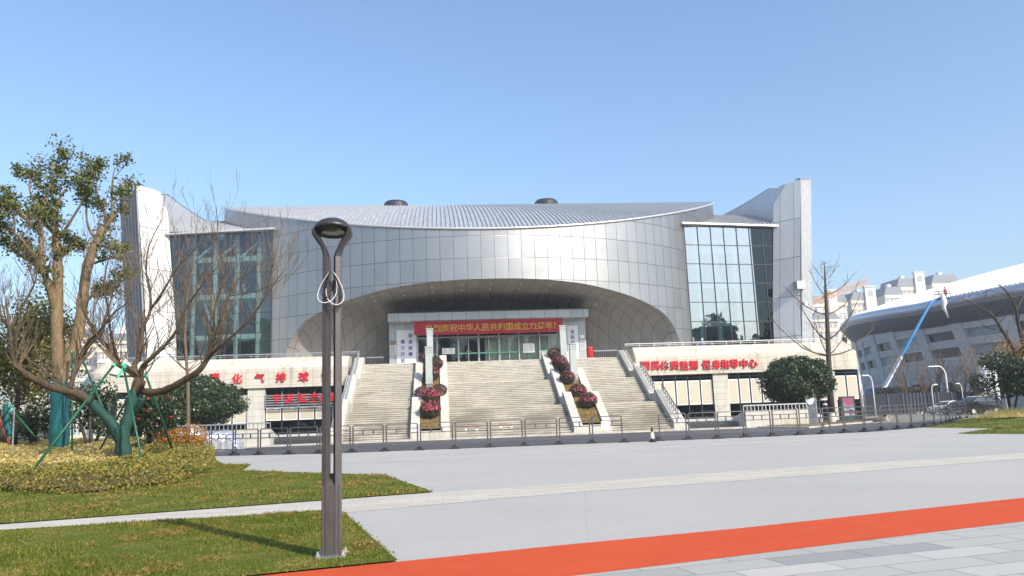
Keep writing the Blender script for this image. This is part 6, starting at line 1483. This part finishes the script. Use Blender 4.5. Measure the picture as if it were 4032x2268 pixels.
block(3168,3208,1100,300,16,'slim cream tower rising just right of the arena fin',apc,12,nwin=2)
block(3205,3275,1165,330,16,'cream block behind the top of the bare conifer',apc,10,None,None,4)
block(3278,3372,1160,340,16,'cream block with a slate roof right of the bare conifer',apc,10,(3300,3334,1145),None,5)
block(3392,3490,1150,390,18,'tan block with arched gable above the left tip of the stadium roof',apd,11,(3450,3492,1130),None,5)
block(3530,3600,1128,420,18,'low cream block just showing above the white stadium roof',apc,11,None,None,4)
block(3585,3660,1095,420,18,'tall cream block with arched gable above the stadium roof',apd,12,(3657,3696,1074),None,4)
block(3725,3830,1080,430,18,'furthest right cream block peeping over the stadium roof',apc,12,None,None,5)
block(3230,3330,1230,270,14,'lower tan block half hidden by the stadium tip',apd,7,None,None,5)
block(235,372,1295,210,14,'broad cream apartment block behind the lopped tree, left half',apc,9,None,None,9)
block(376,525,1315,205,14,'broad cream apartment block left of the arena fin',apc,9,None,None,10)
block(60,225,1330,215,14,'cream apartment block mostly hidden by the leafy tree at left',apd,9,None,None,8)
# tower crane jib
YK = 300; a, b = at(3190,1205,YK), at(3412,1118,YK); ok = plain('faded_orange_paint',(.55,.28,.14),.6); t = thing('tower_crane', (a.x-6,YK,0), 'faded orange tower crane jib rising above the far blocks', 'crane')
m_ = MB(); up = Vector((0,0,2.2)); n = 18
m_.bar(a,b,.35); m_.bar(a+up,b+up,.35)
for i in range(n): p = a+(b-a)*i/n; q = a+(b-a)*(i+1)/n; m_.bar(p,q+up,.2); m_.bar(q+up,q,.2)
m_.build('jib', ok, t); m_ = MB(); m_.bar((a.x-1,YK,0),(a.x-1,YK,a.z+1),1.8); m_.build('mast', ok, t)
# distant woods: behind the left bed, and behind the camera (seen mirrored in the glass)
M['leaf_far'] = leafmat('far_leaf', [(.08,.10,.09),(.11,.13,.11),(.14,.155,.12)], .7, .2); r = np.random.default_rng(77)  # leaves paled, distance haze put into their colour
def wood(name, x0, x1, y0, y1, h, n, size, seed):
    rr = np.random.default_rng(seed); x = rr.uniform(x0,x1,n); y = rr.uniform(y0,y1,n); hh = h*(.72+.28*np.sin(x*.31+seed)*np.sin(x*.113)+.14*np.sin(x*.83)); z = hh*rr.uniform(0,1,n)**.6
    o = leafmesh(name, np.stack([x,y,z],1), None, size, M['leaf_far'], aspect=1.2); return tag(o, kind='stuff')
wood('far_wood', -110, -40, 78, 88, 5.5, 9000, .8, 5)
wood('far_wood', -320, 320, -66, -56, 35, 80000, 2.9, 9)

# ------------------------------------------------------------------ winter haze
hm_ = bpy.data.materials.new('haze_air'); hm_.use_nodes = True; hn = hm_.node_tree; hn.nodes.clear()
ho = hn.nodes.new('ShaderNodeOutputMaterial'); hv = hn.nodes.new('ShaderNodeVolumePrincipled'); hn.links.new(hv.outputs[0], ho.inputs['Volume'])
hv.inputs['Color'].default_value = (.86,.92,1.0,1); hv.inputs['Density'].default_value = .0005; hv.inputs['Anisotropy'].default_value = 0.0
tag(MB().box(-300,520,-90,620,-1.2,95).build('haze', hm_), kind='stuff')
